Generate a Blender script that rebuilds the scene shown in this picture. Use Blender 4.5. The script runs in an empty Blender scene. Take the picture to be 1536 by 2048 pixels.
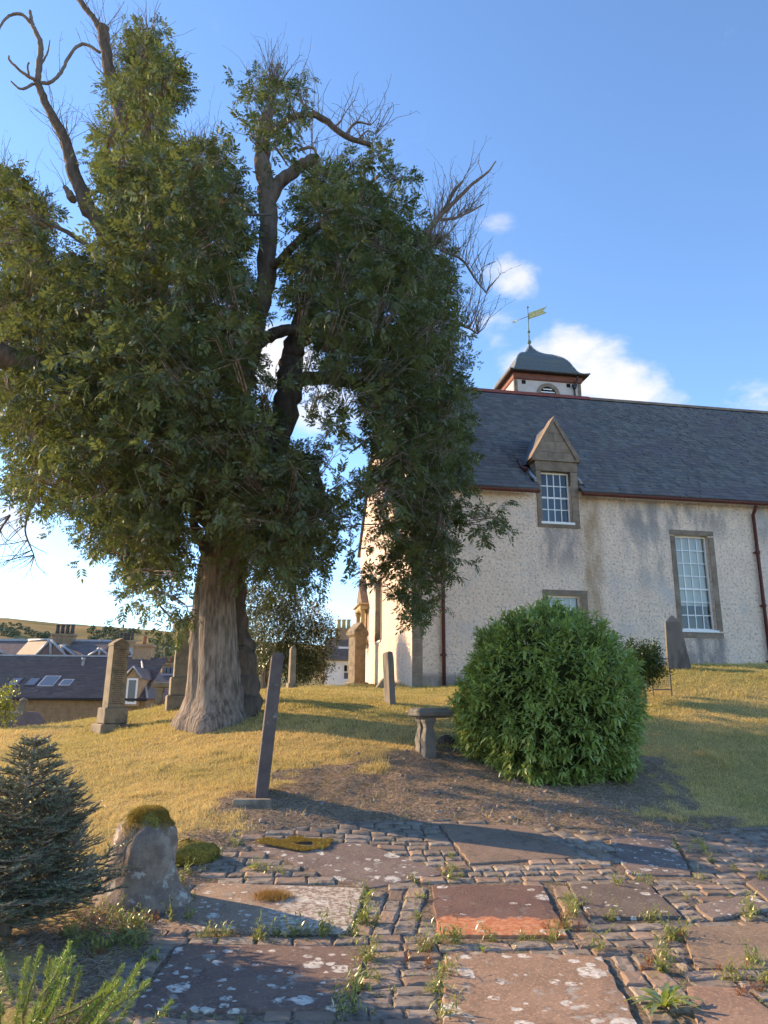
import bpy, math, numpy as np
from mathutils import Vector, Matrix
S = bpy.context.scene
COL = S.collection
R = np.random.RandomState(7)
rad = math.radians

# ------------------------------------------------------------------ camera
F = 1479.0; PITCH = rad(14.4); ROLL = rad(0.5); CAM = np.array([0, 0, 1.6])
cd = bpy.data.cameras.new('camera'); cam = bpy.data.objects.new('camera', cd); COL.objects.link(cam)
cd.sensor_fit = 'VERTICAL'; cd.sensor_height = 36; cd.lens = 36 * F / 2048
cd.clip_start = 0.05; cd.clip_end = 6000
cam.matrix_world = (Matrix.Translation(CAM) @ Matrix.Rotation(rad(90) + PITCH, 4, 'X') @ Matrix.Rotation(ROLL, 4, 'Z'))
S.camera = cam

def ray(px, py):
    u = px - 768.; v = 1024. - py
    c, s = math.cos(ROLL), math.sin(ROLL)
    u, v = u * c - v * s, u * s + v * c
    d = np.array([u, F * math.cos(PITCH) - v * math.sin(PITCH), F * math.sin(PITCH) + v * math.cos(PITCH)])
    return d / d[1]
def at(px, py, Y): return CAM + ray(px, py) * Y

# ------------------------------------------------------------------ sun, sky, exposure
SUN_AZ, SUN_EL = rad(-65), rad(23)
sdir = Vector((math.sin(SUN_AZ) * math.cos(SUN_EL), math.cos(SUN_AZ) * math.cos(SUN_EL), math.sin(SUN_EL)))
ld = bpy.data.lights.new('sun', 'SUN'); ld.energy = 4.1; ld.angle = rad(0.53); ld.color = (1.0, 0.70, 0.39)
sun = bpy.data.objects.new('sun', ld); COL.objects.link(sun)
sun.rotation_euler = sdir.to_track_quat('Z', 'Y').to_euler(); sun.location = (-30, 10, 30)

w = bpy.data.worlds.new('World'); S.world = w; w.use_nodes = True
nt = w.node_tree; nt.nodes.clear()
def N(tree, t, **k):
    n = tree.nodes.new(t)
    for a, b in k.items():
        if a.startswith('i_'):
            n.inputs[a[2:].replace('_', ' ')].default_value = b
        else: setattr(n, a, b)
    return n
out = N(nt, 'ShaderNodeOutputWorld'); bg = N(nt, 'ShaderNodeBackground'); bg.inputs[1].default_value = 0.15
sky = N(nt, 'ShaderNodeTexSky', sky_type='NISHITA', sun_disc=False, sun_elevation=SUN_EL, sun_rotation=SUN_AZ, air_density=0.9, dust_density=0.05, ozone_density=4.0)
tc = N(nt, 'ShaderNodeTexCoord')
CLOUDS = [  # px, py, angular radius (rad), horizontal stretch, weight
    (1130, 725, .06, 1.1, .95), (1180, 755, .055, 1.2, .95), (1225, 785, .05, 1.6, .9), (1045, 735, .03, 1.2, .6), (1300, 808, .03, 2.2, .6),
    (1015, 552, .03, 1.7, .62), (1525, 795, .035, 1.8, .5), (990, 445, .022, 1.5, .5), (985, 655, .035, 1.8, .45),
    (20, 1045, .03, 2.6, .75), (560, 1040, .05, 2.2, .5), (540, 720, .06, 1.5, .9), (640, 800, .06, 1.5, .7),
    (120, 1212, .012, 9.0, .5), (620, 1215, .02, 4.0, .45)]
import colorsys
acc = None
for (px, py, r_, st, wt) in CLOUDS:
    d = ray(px, py); d = d / np.linalg.norm(d)
    az = math.atan2(d[0], d[1])
    sub = N(nt, 'ShaderNodeVectorMath', operation='SUBTRACT'); sub.inputs[1].default_value = tuple(d)
    nt.links.new(tc.outputs['Generated'], sub.inputs[0])
    rot = N(nt, 'ShaderNodeVectorRotate', rotation_type='Z_AXIS'); rot.inputs['Angle'].default_value = az
    nt.links.new(sub.outputs[0], rot.inputs[0])
    sc = N(nt, 'ShaderNodeVectorMath', operation='MULTIPLY'); sc.inputs[1].default_value = (1 / (r_ * st), 1 / r_, 1 / r_)
    nt.links.new(rot.outputs[0], sc.inputs[0])
    ln = N(nt, 'ShaderNodeVectorMath', operation='LENGTH'); nt.links.new(sc.outputs[0], ln.inputs[0])
    mr = N(nt, 'ShaderNodeMapRange', interpolation_type='SMOOTHSTEP'); mr.inputs[1].default_value = 0.15; mr.inputs[2].default_value = 1.45
    mr.inputs[3].default_value = wt; mr.inputs[4].default_value = 0
    nt.links.new(ln.outputs['Value'], mr.inputs[0])
    if acc is None: acc = mr.outputs[0]
    else:
        mx = N(nt, 'ShaderNodeMath', operation='MAXIMUM'); nt.links.new(acc, mx.inputs[0]); nt.links.new(mr.outputs[0], mx.inputs[1]); acc = mx.outputs[0]
nz = N(nt, 'ShaderNodeTexNoise'); nz.inputs['Scale'].default_value = 15; nz.inputs['Detail'].default_value = 9; nz.inputs['Roughness'].default_value = .6; nz.inputs['Distortion'].default_value = .25
mpc = N(nt, 'ShaderNodeMapping'); mpc.inputs['Scale'].default_value = (1, 1, 1.7)
nt.links.new(tc.outputs['Generated'], mpc.inputs[0]); nt.links.new(mpc.outputs[0], nz.inputs['Vector'])
ad = N(nt, 'ShaderNodeMath', operation='MULTIPLY_ADD'); ad.inputs[1].default_value = 1.5; ad.inputs[2].default_value = -.78
nt.links.new(nz.outputs[0], ad.inputs[0])
sm = N(nt, 'ShaderNodeMath', operation='ADD'); nt.links.new(acc, sm.inputs[0]); nt.links.new(ad.outputs[0], sm.inputs[1])
cr = N(nt, 'ShaderNodeMapRange', interpolation_type='SMOOTHSTEP'); cr.inputs[1].default_value = .22; cr.inputs[2].default_value = .95; cr.inputs[3].default_value = 0; cr.inputs[4].default_value = .92
nt.links.new(sm.outputs[0], cr.inputs[0])
cm = N(nt, 'ShaderNodeMix', data_type='RGBA'); cm.inputs['B'].default_value = (2.9, 2.85, 2.9, 1)
nt.links.new(cr.outputs[0], cm.inputs['Factor']); nt.links.new(sky.outputs[0], cm.inputs['A'])
nt.links.new(cm.outputs['Result'], bg.inputs[0]); nt.links.new(bg.outputs[0], out.inputs[0])
S.view_settings.view_transform = 'Standard'; S.view_settings.look = 'None'; S.view_settings.exposure = 1.32; S.view_settings.gamma = 1
S.cycles.max_bounces = 6; S.cycles.transparent_max_bounces = 8; S.cycles.use_denoising = True
S.cycles.diffuse_bounces = 3; S.cycles.use_adaptive_sampling = True; S.cycles.adaptive_threshold = .03
w.cycles.sampling_method = 'MANUAL'; w.cycles.sample_map_resolution = 512

# ------------------------------------------------------------------ mesh helpers
def link(name, me, mat=None, parent=None, **props):
    o = bpy.data.objects.new(name, me); COL.objects.link(o)
    if mat is not None and me is not None and not me.materials:
        for m in (mat if isinstance(mat, (list, tuple)) else [mat]): me.materials.append(m)
    if parent: o.parent = parent
    for k, v in props.items(): o[k] = v
    return o
def npmesh(name, V, Fc, smooth=False):
    V = np.asarray(V, np.float32); Fc = np.asarray(Fc, np.int32); m, k = Fc.shape
    me = bpy.data.meshes.new(name)
    me.vertices.add(len(V)); me.vertices.foreach_set('co', V.ravel())
    me.loops.add(m * k); me.loops.foreach_set('vertex_index', Fc.ravel())
    me.polygons.add(m); me.polygons.foreach_set('loop_start', np.arange(0, m * k, k, dtype=np.int32))
    if smooth: me.polygons.foreach_set('use_smooth', np.ones(m, bool))
    me.update(calc_edges=True); return me
def fattr(me, name, arr):
    a = me.attributes.new(name, 'FLOAT', 'POINT'); a.data.foreach_set('value', np.asarray(arr, np.float32))
class MB:
    def __init__(s): s.v = []; s.f = []; s.m = []; s.mi = 0; s.sm = []
    def add(s, V, Fs, smooth=False):
        b = len(s.v); s.v += [tuple(map(float, p)) for p in V]
        for f in Fs: s.f.append([i + b for i in f]); s.m.append(s.mi); s.sm.append(smooth)
        return s
    def box(s, c0, c1, bev=0):
        x0, y0, z0 = c0; x1, y1, z1 = c1
        if x0 > x1: x0, x1 = x1, x0
        if y0 > y1: y0, y1 = y1, y0
        if z0 > z1: z0, z1 = z1, z0
        if bev:
            return s.bevbox(x0, x1, y0, y1, z0, z1, bev)
        V = [(x, y, z) for z in (z0, z1) for (x, y) in ((x0, y0), (x1, y0), (x1, y1), (x0, y1))]
        return s.add(V, [(3, 2, 1, 0), (4, 5, 6, 7), (0, 1, 5, 4), (1, 2, 6, 5), (2, 3, 7, 6), (3, 0, 4, 7)])
    def bevbox(s, x0, x1, y0, y1, z0, z1, b):
        V = []
        lev = [(z0, b), (z0 + b, 0), (z1 - b, 0), (z1, b)]
        for z, i in lev:
            c = b * .6
            V += [(x0 + i + c, y0 + i, z), (x1 - i - c, y0 + i, z), (x1 - i, y0 + i + c, z), (x1 - i, y1 - i - c, z), (x1 - i - c, y1 - i, z), (x0 + i + c, y1 - i, z), (x0 + i, y1 - i - c, z), (x0 + i, y0 + i + c, z)]
        Fs = [tuple(range(7, -1, -1)), tuple(range(24, 32))]
        for l in range(3):
            for i in range(8):
                j = (i + 1) % 8; Fs.append((l * 8 + i, l * 8 + j, l * 8 + 8 + j, l * 8 + 8 + i))
        return s.add(V, Fs)
    def prism(s, poly, axis, a, b):
        """poly: 2D points; axis 'x','y','z' is extrusion axis from a to b"""
        def p3(p, t):
            return {'x': (t, p[0], p[1]), 'y': (p[0], t, p[1]), 'z': (p[0], p[1], t)}[axis]
        n = len(poly); V = [p3(p, a) for p in poly] + [p3(p, b) for p in poly]
        Fs = [tuple(range(n))[::-1], tuple(range(n, 2 * n))] + [(i, (i + 1) % n, n + (i + 1) % n, n + i) for i in range(n)]
        return s.add(V, Fs)
    def loft(s, rings, smooth=True, cap=True):
        n = len(rings[0]); V = [p for r in rings for p in r]; Fs = []
        for k in range(len(rings) - 1):
            for i in range(n):
                j = (i + 1) % n; Fs.append((k * n + i, k * n + j, (k + 1) * n + j, (k + 1) * n + i))
        s.add(V, Fs, smooth)
        if cap:
            b = len(s.v) - len(V)
            s.f.append([b + i for i in range(n)][::-1]); s.m.append(s.mi); s.sm.append(False)
            s.f.append([b + (len(rings) - 1) * n + i for i in range(n)]); s.m.append(s.mi); s.sm.append(False)
        return s
    def lathe(s, prof, c=(0, 0, 0), n=16, smooth=True):
        return s.loft([[(c[0] + r * math.cos(2 * math.pi * i / n), c[1] + r * math.sin(2 * math.pi * i / n), c[2] + z) for i in range(n)] for r, z in prof], smooth)
    def tube(s, P, rr, n=8, smooth=True, wob=0, rs=None):
        P = np.asarray(P, float); rr = np.broadcast_to(np.asarray(rr, float), (len(P),)); rings = []
        T = np.gradient(P, axis=0); T /= np.linalg.norm(T, axis=1)[:, None] + 1e-9
        a = np.array([0, 0, 1.]) if abs(T[0][2]) < .9 else np.array([1., 0, 0])
        u = np.cross(T[0], a); u /= np.linalg.norm(u)
        for i in range(len(P)):
            u = u - T[i] * (u @ T[i]); u /= np.linalg.norm(u); v = np.cross(T[i], u)
            k = 1 + (wob * rs.randn(n) if wob else np.zeros(n))
            rings.append([P[i] + rr[i] * k[j] * (math.cos(2 * math.pi * j / n) * u + math.sin(2 * math.pi * j / n) * v) for j in range(n)])
        return s.loft(rings, smooth)
    def build(s, name, mat, parent=None, **props):
        me = bpy.data.meshes.new(name); me.from_pydata(s.v, [], s.f)
        ms = mat if isinstance(mat, (list, tuple)) else [mat]
        me.polygons.foreach_set('material_index', s.m); me.polygons.foreach_set('use_smooth', s.sm)
        me.update()
        return link(name, me, ms, parent, **props)
def empty(name, loc, label, cat, rz=0, group=None, tilt=None):
    o = bpy.data.objects.new(name, None); COL.objects.link(o); o.location = loc; o.rotation_euler = (tilt or (0, 0))[0], (tilt or (0, 0))[1], rz
    o.empty_display_size = .2; o['label'] = label; o['category'] = cat
    if group: o['group'] = group
    return o
def tag(o, label, cat, group=None):
    o['label'] = label; o['category'] = cat
    if group: o['group'] = group
    return o
def spline(P, k=6):
    P = np.asarray(P, float); n = len(P)
    if n < 3: k = k
    Q = np.vstack([2 * P[0] - P[1], P, 2 * P[-1] - P[-2]]); o = []
    for i in range(n - 1):
        a, b, c, d = Q[i:i + 4]
        for t in np.linspace(0, 1, k, endpoint=False):
            o.append(.5 * (2 * b + (c - a) * t + (2 * a - 5 * b + 4 * c - d) * t * t + (3 * b - a - 3 * c + d) * t ** 3))
    o.append(P[-1]); return np.array(o)

# ------------------------------------------------------------------ materials
def M(name, col, col2=None, scale=6, rough=.85, bump=None, col3=None, scale3=1.2, lo=.35, hi=.65, coord='Object', stretch=(1, 1, 1), spec=.3, detail=6, metal=0, lo3=.45, hi3=.65, rand=0):
    m = bpy.data.materials.new(name); m.use_nodes = True; t = m.node_tree; b = t.nodes['Principled BSDF']
    b.inputs['Roughness'].default_value = rough; b.inputs['Specular IOR Level'].default_value = spec; b.inputs['Metallic'].default_value = metal
    b.inputs['Base Color'].default_value = (*col, 1)
    tcn = N(t, 'ShaderNodeTexCoord'); mp = N(t, 'ShaderNodeMapping'); mp.inputs['Scale'].default_value = stretch
    t.links.new(tcn.outputs[coord], mp.inputs[0]); src = None
    def noise(sc, det=detail):
        n = N(t, 'ShaderNodeTexNoise'); n.inputs['Scale'].default_value = sc; n.inputs['Detail'].default_value = det; n.inputs['Roughness'].default_value = .62
        t.links.new(mp.outputs[0], n.inputs['Vector']); return n.outputs['Fac']
    def ramp(f, a, c):
        r = N(t, 'ShaderNodeMapRange', interpolation_type='SMOOTHSTEP'); r.inputs[1].default_value = a; r.inputs[2].default_value = c; t.links.new(f, r.inputs[0]); return r.outputs[0]
    def mix(f, A, B):
        x = N(t, 'ShaderNodeMix', data_type='RGBA'); t.links.new(f, x.inputs['Factor'])
        for s_, v in (('A', A), ('B', B)):
            if isinstance(v, tuple): x.inputs[s_].default_value = (*v, 1)
            else: t.links.new(v, x.inputs[s_])
        return x.outputs['Result']
    if col2: src = mix(ramp(noise(scale), lo, hi), col, col2)
    if col3: src = mix(ramp(noise(scale3), lo3, hi3), src if src else col, col3)
    if rand:
        oi = N(t, 'ShaderNodeObjectInfo'); h = N(t, 'ShaderNodeHueSaturation'); mr_ = N(t, 'ShaderNodeMapRange'); mr_.inputs[3].default_value = 1 - rand; mr_.inputs[4].default_value = 1 + rand
        t.links.new(oi.outputs['Random'], mr_.inputs[0]); t.links.new(mr_.outputs[0], h.inputs['Value'])
        if src: t.links.new(src, h.inputs['Color'])
        else: h.inputs['Color'].default_value = (*col, 1)
        src = h.outputs[0]
    if src: t.links.new(src, b.inputs['Base Color'])
    if bump:
        bs, bst, bd = bump; bn = N(t, 'ShaderNodeBump'); bn.inputs['Strength'].default_value = bst; bn.inputs['Distance'].default_value = bd
        t.links.new(noise(bs, 5), bn.inputs['Height']); t.links.new(bn.outputs[0], b.inputs['Normal'])
    m['_x'] = 0
    return m, t, b, mix, ramp, noise, src, mp
def leafmat(name, c1, c2, trans=(.25, .4, .05), tw=.35, gloss=.12, attr='var', grough=.35):
    m = bpy.data.materials.new(name); m.use_nodes = True; t = m.node_tree; t.nodes.clear()
    o = N(t, 'ShaderNodeOutputMaterial'); at_ = N(t, 'ShaderNodeAttribute', attribute_name=attr); x = N(t, 'ShaderNodeMix', data_type='RGBA')
    x.inputs['A'].default_value = (*c1, 1); x.inputs['B'].default_value = (*c2, 1)
    if attr: t.links.new(at_.outputs['Fac'], x.inputs['Factor'])
    else:
        gi = N(t, 'ShaderNodeObjectInfo'); t.links.new(gi.outputs['Random'], x.inputs['Factor'])
    d = N(t, 'ShaderNodeBsdfDiffuse'); tr = N(t, 'ShaderNodeBsdfTranslucent'); g = N(t, 'ShaderNodeBsdfGlossy'); g.inputs['Roughness'].default_value = grough; g.inputs['Color'].default_value = (.8, .85, .8, 1)
    t.links.new(x.outputs['Result'], d.inputs[0]); tx = N(t, 'ShaderNodeMix', data_type='RGBA', blend_type='MULTIPLY'); tx.inputs['Factor'].default_value = 1
    ts = N(t, 'ShaderNodeMix', data_type='RGBA'); ts.inputs['Factor'].default_value = .75; t.links.new(x.outputs['Result'], ts.inputs['A']); ts.inputs['B'].default_value = (*trans, 1)
    t.links.new(ts.outputs['Result'], tr.inputs[0])
    m1 = N(t, 'ShaderNodeMixShader'); m1.inputs[0].default_value = tw; t.links.new(d.outputs[0], m1.inputs[1]); t.links.new(tr.outputs[0], m1.inputs[2])
    m2 = N(t, 'ShaderNodeMixShader'); fr = N(t, 'ShaderNodeFresnel'); fr.inputs[0].default_value = 1.4
    mu = N(t, 'ShaderNodeMath', operation='MULTIPLY'); mu.inputs[1].default_value = gloss * 4; t.links.new(fr.outputs[0], mu.inputs[0]); t.links.new(mu.outputs[0], m2.inputs[0])
    t.links.new(m1.outputs[0], m2.inputs[1]); t.links.new(g.outputs[0], m2.inputs[2]); t.links.new(m2.outputs[0], o.inputs[0])
    return m

# ------------------------------------------------------------------ terrain height field
CTRL_PX = [(768, 2048, 4.3), (768, 1900, 5.4), (768, 1760, 7.0), (768, 1640, 8.9), (768, 1575, 10.2), (860, 1512, 11.5), (768, 1460, 13), (768, 1420, 15), (780, 1390, 18.5), (825, 1377, 22),
    (260, 2048, 4.2), (260, 1900, 5.3), (285, 1795, 6.5), (0, 2048, 4.0), (0, 1850, 5.6), (100, 1640, 8.8), (520, 1609, 9.0), (300, 1560, 10.6), (0, 1560, 10.8), (300, 1500, 12.6), (0, 1500, 13.2),
    (222, 1463, 15.5), (430, 1446, 14), (515, 1412, 15.4), (0, 1464, 16.2), (310, 1418, 19), (500, 1384, 20), (600, 1376, 22), (660, 1376, 26), (340, 1416, 17),
    (1536, 2048, 4.3), (1536, 1900, 5.4), (1536, 1760, 7.0), (1536, 1650, 8.9), (1130, 1577, 10.1), (1400, 1600, 10.0), (1300, 1500, 12.5), (1536, 1500, 12.5), (1536, 1420, 15), (1400, 1400, 15.6), (1340, 1335, 18.6), (1536, 1334, 18.6), (1000, 1378, 19), (1150, 1360, 19), (900, 1371, 22.1)]
CTRL = [at(*c) for c in CTRL_PX] + [np.array(p, float) for p in [(-9, 4, -.1), (-9, 8, .05), (9, 4, .05), (9, 8, .25), (13, 13, 1.5), (15, 19, 2.5), (0, 0, 0), (-6, 0, -.05), (6, 0, 0), (0, -6, 0), (-8, -6, -.1), (8, -6, 0),
    (9, 24, 2.5), (14, 26, 2.6), (-13, 13, .3), (-12, 20, -.1), (-16, 18, -1.2), (-8, 24, .4), (-9, 31, -1.5), (-3, 30, 1.6), (2, 32, 1.9), (10, 34, 2.3), (-18, 8, -.8), (18, 10, .8), (18, 28, 2.6), (-20, 28, -3.5)]]
CP = np.array(CTRL)
def _tps(d2): return np.where(d2 > 1e-12, d2 * np.log(np.maximum(d2, 1e-12)), 0)
_n = len(CP); _A = np.zeros((_n + 3, _n + 3)); _xy = CP[:, :2]
_A[:_n, :_n] = _tps(((_xy[:, None] - _xy[None]) ** 2).sum(-1)) + np.eye(_n) * .35
_A[:_n, _n] = 1; _A[:_n, _n + 1:] = _xy; _A[_n:, :_n] = _A[:_n, _n:].T
_W = np.linalg.solve(_A, np.concatenate([CP[:, 2], [0, 0, 0]]))
def sst(a, b, x): t = np.clip((x - a) / (b - a), 0, 1); return t * t * (3 - 2 * t)
def vn(x, y, s=0):
    x = np.asarray(x, float); y = np.asarray(y, float); xi = np.floor(x).astype(np.int64); yi = np.floor(y).astype(np.int64); fx = x - xi; fy = y - yi
    fx = fx * fx * (3 - 2 * fx); fy = fy * fy * (3 - 2 * fy)
    def h(a, b):
        n_ = (a * 374761393 + b * 668265263 + s * 982451653) & 0x7fffffff; n_ = ((n_ ^ (n_ >> 13)) * 1274126177) & 0x7fffffff
        return ((n_ ^ (n_ >> 16)) & 0xffff) / 65535.
    return (h(xi, yi) * (1 - fx) + h(xi + 1, yi) * fx) * (1 - fy) + (h(xi, yi + 1) * (1 - fx) + h(xi + 1, yi + 1) * fx) * fy
def H(x, y):
    x = np.asarray(x, float); y = np.asarray(y, float); shp = np.broadcast(x, y).shape
    X = np.broadcast_to(x, shp).ravel(); Y = np.broadcast_to(y, shp).ravel(); o = np.zeros(len(X))
    Xc = np.clip(X, -18, 18); Yc = np.clip(Y, -6, 32)
    for i in range(0, len(X), 20000):
        q = np.stack([Xc[i:i + 20000], Yc[i:i + 20000]], 1); d2 = ((q[:, None] - _xy[None]) ** 2).sum(-1)
        o[i:i + 20000] = _tps(d2) @ _W[:_n] + _W[_n] + q @ _W[_n + 1:]
    far = np.maximum(sst(24, 46, Y) * sst(2, -8, X), sst(-14, -30, X))
    o = o * (1 - far) + far * (-4.5); o = o * (1 - sst(60, 200, np.hypot(X, Y))) + (-5.) * sst(60, 200, np.hypot(X, Y))
    o += .035 * (vn(X * 1.1, Y * 1.1, 3) - .5) * sst(7, 10, Y)
    return o.reshape(shp)
def h1(x, y): return float(H(np.array([x]), np.array([y]))[0])
def hit(px, py, y0=2.5, y1=40):
    d = ray(px, py); Ys = np.linspace(y0, y1, 1500); P = CAM[None] + Ys[:, None] * d[None]
    b = P[:, 2] - H(P[:, 0], P[:, 1]) < 0
    i = int(np.argmax(b)) if b.any() else 1499
    return P[i]
# polygons on the ground, from the photograph's pixels
def gpoly(pts): return np.array([hit(*p)[:2] for p in pts])
def inpoly(x, y, P):
    x = np.asarray(x); y = np.asarray(y); c = np.zeros(x.shape, bool); j = len(P) - 1
    for i in range(len(P)):
        xi, yi = P[i]; xj, yj = P[j]
        c ^= ((yi > y) != (yj > y)) & (x < (xj - xi) * (y - yi) / (yj - yi + 1e-12) + xi); j = i
    return c
def pdist(x, y, P):
    d = np.full(np.shape(x), 1e9)
    for i in range(len(P)):
        a = P[i]; b = P[(i + 1) % len(P)]; ab = b - a; t = np.clip(((x - a[0]) * ab[0] + (y - a[1]) * ab[1]) / (ab @ ab + 1e-12), 0, 1)
        d = np.minimum(d, np.hypot(x - a[0] - t * ab[0], y - a[1] - t * ab[1]))
    return np.where(inpoly(x, y, P), -d, d)
PAVE = np.vstack([gpoly([(150, 2046), (206, 2010), (216, 1934), (296, 1888), (286, 1858), (322, 1802), (392, 1757), (440, 1700), (480, 1672), (560, 1656), (700, 1642), (880, 1634), (1080, 1650), (1220, 1664), (1350, 1662), (1534, 1650)]),
    np.array([[6.5, 8.8], [6.5, 2.0], [-1.6, 2.0]])])
SOIL = np.vstack([gpoly([(60, 2046), (120, 1860), (170, 1780), (190, 1710), (330, 1700), (420, 1650), (440, 1600), (560, 1560), (720, 1530), (800, 1500), (870, 1488), (960, 1500), (1310, 1520), (1340, 1575), (1300, 1622), (1420, 1650), (1534, 1655)]),
    np.array([[7, 8.5], [7, 1.5], [-2.2, 1.5]])])
def soil(x, y):
    d = pdist(x, y, SOIL) + .9 * (vn(x * 1.3, y * 1.3, 5) - .5) + .6 * (vn(x * 5, y * 5, 9) - .5)
    return sst(.22, -.22, d)

# one ground sheet out to the horizon
def axis(a, b, fine, far, k):
    c = list(np.arange(a, b + 1e-6, fine)); s = fine
    while c[-1] < far: s = min(s * k, 60); c.append(c[-1] + s)
    s = fine; l = []; p = a
    while p > -far: s = min(s * k, 60); p -= s; l.append(p)
    return np.array(l[::-1] + c)
gx = axis(-10, 11, .12, 2600, 1.35); gy = axis(2.5, 26, .12, 2600, 1.35); gy = gy[gy > -60]
GX, GY = np.meshgrid(gx, gy); GZ = H(GX, GY)
pv = sst(.03, -.10, pdist(GX, GY, PAVE)); GZ = GZ - .014 * pv
sl = soil(GX, GY)
GZ = GZ + sl * (1 - pv) * .05 * (vn(GX * 4, GY * 4, 11) - .5) + (1 - sl) * .03 * (vn(GX * 6, GY * 6, 12) - .5)
nx, ny = len(gx), len(gy); idx = np.arange(nx * ny).reshape(ny, nx)
gf = np.stack([idx[:-1, :-1], idx[:-1, 1:], idx[1:, 1:], idx[1:, :-1]], -1).reshape(-1, 4)
gme = npmesh('ground', np.stack([GX, GY, GZ], -1).reshape(-1, 3), gf, True)
fattr(gme, 'soil', sl.ravel()); fattr(gme, 'pave', pv.ravel())

def greenf(x, y):
    g = .9 * (vn(x * .55 + 3, y * .55, 71) - .5) + .5 * (vn(x * 1.9, y * 1.9, 72) - .5) + .3 * (vn(x * 6, y * 6, 73) - .5) + .38 + .5 * sst(13.5, 18, y) - .25 * sst(2, -4, x) * sst(16, 12, y) - .05 * sst(3, 6, x) * sst(10, 13, y)
    return np.clip(g, 0, 1)
fattr(gme, 'green', greenf(GX, GY).ravel())
def groundmat():
    m, t, b, mix, ramp, noise, src, mp = M('lawn_and_soil', (.3, .21, .08), bump=(45, .7, .02), rough=.95, spec=.1, coord='Object')
    green = N(t, 'ShaderNodeAttribute', attribute_name='green').outputs['Fac']; fine = ramp(noise(26, 6), .3, .75)
    straw = mix(fine, (.34, .235, .09), (.58, .42, .17)); grn = mix(fine, (.17, .155, .05), (.34, .29, .10))
    grass = mix(green, straw, grn)
    so = mix(ramp(noise(30, 8), .32, .7), (.15, .112, .085), (.38, .29, .22)); so = mix(ramp(noise(5, 5), .5, .7), so, (.16, .135, .075))
    a = N(t, 'ShaderNodeAttribute', attribute_name='soil'); c = mix(a.outputs['Fac'], grass, so)
    a2 = N(t, 'ShaderNodeAttribute', attribute_name='pave'); c = mix(a2.outputs['Fac'], c, mix(ramp(noise(30, 6), .35, .65), (.11, .085, .064), (.25, .195, .145)))
    t.links.new(c, b.inputs['Base Color']); return m
link('ground', gme, groundmat(), None, kind='structure')

# far moorland hill, beyond the town
hx = np.linspace(-1500, 900, 160); hy = np.linspace(500, 2300, 60); HX, HY = np.meshgrid(hx, hy)
skx = np.array([-900, 0, 100, 200, 300, 400, 520, 700, 1000, 1600]); sky_ = np.array([1238, 1249, 1257, 1263, 1269, 1276, 1290, 1300, 1310, 1330])
pxs = 768 + HX / HY * 1527; prow = np.interp(pxs, skx, sky_)
elv = np.interp(prow, [1230, 1403], [.1133, .0])
Rg = 1650.; crest = elv * Rg + 1.6
prof = sst(520, Rg, HY) ** 1.15
HZ = -6 + (crest + 6) * prof + 10 * (vn(HX / 160, HY / 160, 21) - .5) * prof * (1 - sst(1300, 1650, HY)) + 2.0 * (vn(HX / 30, HY / 30, 22) - .5) * prof
HZ = np.where(HY > Rg, HZ - (HY - Rg) * .12, HZ)
idx = np.arange(HX.size).reshape(HX.shape); hf = np.stack([idx[:-1, :-1], idx[:-1, 1:], idx[1:, 1:], idx[1:, :-1]], -1).reshape(-1, 4)
mh = M('moorland', (.36, .25, .12), (.24, .2, .09), scale=.012, col3=(.17, .17, .075), scale3=.006, rough=1, spec=0, coord='Object')[0]
hill = link('hill', npmesh('hill', np.stack([HX, HY, HZ], -1).reshape(-1, 3), hf, True), mh, None, kind='structure')
def hillz(x, y):
    p = 768 + x / y * 1527; c = np.interp(np.interp(p, skx, sky_), [1230, 1403], [.1133, 0]) * Rg + 1.6
    return -6 + (c + 6) * sst(520, Rg, np.asarray(y, float)) ** 1.15

# ------------------------------------------------------------------ shared materials
m_harl, t, b, mix, ramp, noise, src, mp = M('harled_wall', (.87, .685, .545), (.79, .61, .485), scale=2.2, rough=.95, spec=.1, bump=(11, 1.0, .07), detail=8)
sp = ramp(noise(13, 8), .48, .68); c = mix(sp, src, (.43, .355, .305))
gcol = mix(ramp(noise(.7, 6), .5, .75), c, (.56, .51, .49))
tcn = N(t, 'ShaderNodeTexCoord'); sep = N(t, 'ShaderNodeSeparateXYZ'); t.links.new(tcn.outputs['Object'], sep.inputs[0])
def boxmask(u0, u1, z0, z1, f=.25, fz=.6):
    def mr(o_, a, bb):
        r = N(t, 'ShaderNodeMapRange', interpolation_type='SMOOTHSTEP'); r.inputs[1].default_value = a; r.inputs[2].default_value = bb; t.links.new(o_, r.inputs[0]); return r.outputs[0]
    ms = [mr(sep.outputs['X'], u0 - f, u0 + f), mr(sep.outputs['X'], u1 + f, u1 - f), mr(sep.outputs['Z'], z0 - fz, z0 + fz), mr(sep.outputs['Z'], z1 + .1, z1 - .1)]
    a = ms[0]
    for q in ms[1:]:
        x = N(t, 'ShaderNodeMath', operation='MULTIPLY'); t.links.new(a, x.inputs[0]); t.links.new(q, x.inputs[1]); a = x.outputs[0]
    return a
def stain(c, msk, col, amt, sc, lo, hi):
    x = N(t, 'ShaderNodeMath', operation='MULTIPLY'); t.links.new(msk, x.inputs[0])
    mp2 = N(t, 'ShaderNodeMapping'); mp2.inputs['Scale'].default_value = (1, 1, .35); t.links.new(tcn.outputs['Object'], mp2.inputs[0])
    n_ = N(t, 'ShaderNodeTexNoise'); n_.inputs['Scale'].default_value = sc; n_.inputs['Detail'].default_value = 6; t.links.new(mp2.outputs[0], n_.inputs['Vector'])
    t.links.new(ramp(n_.outputs['Fac'], lo, hi), x.inputs[1])
    y = N(t, 'ShaderNodeMath', operation='MULTIPLY'); y.inputs[1].default_value = amt; t.links.new(x.outputs[0], y.inputs[0])
    return mix(y.outputs[0], c, col)
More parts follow.
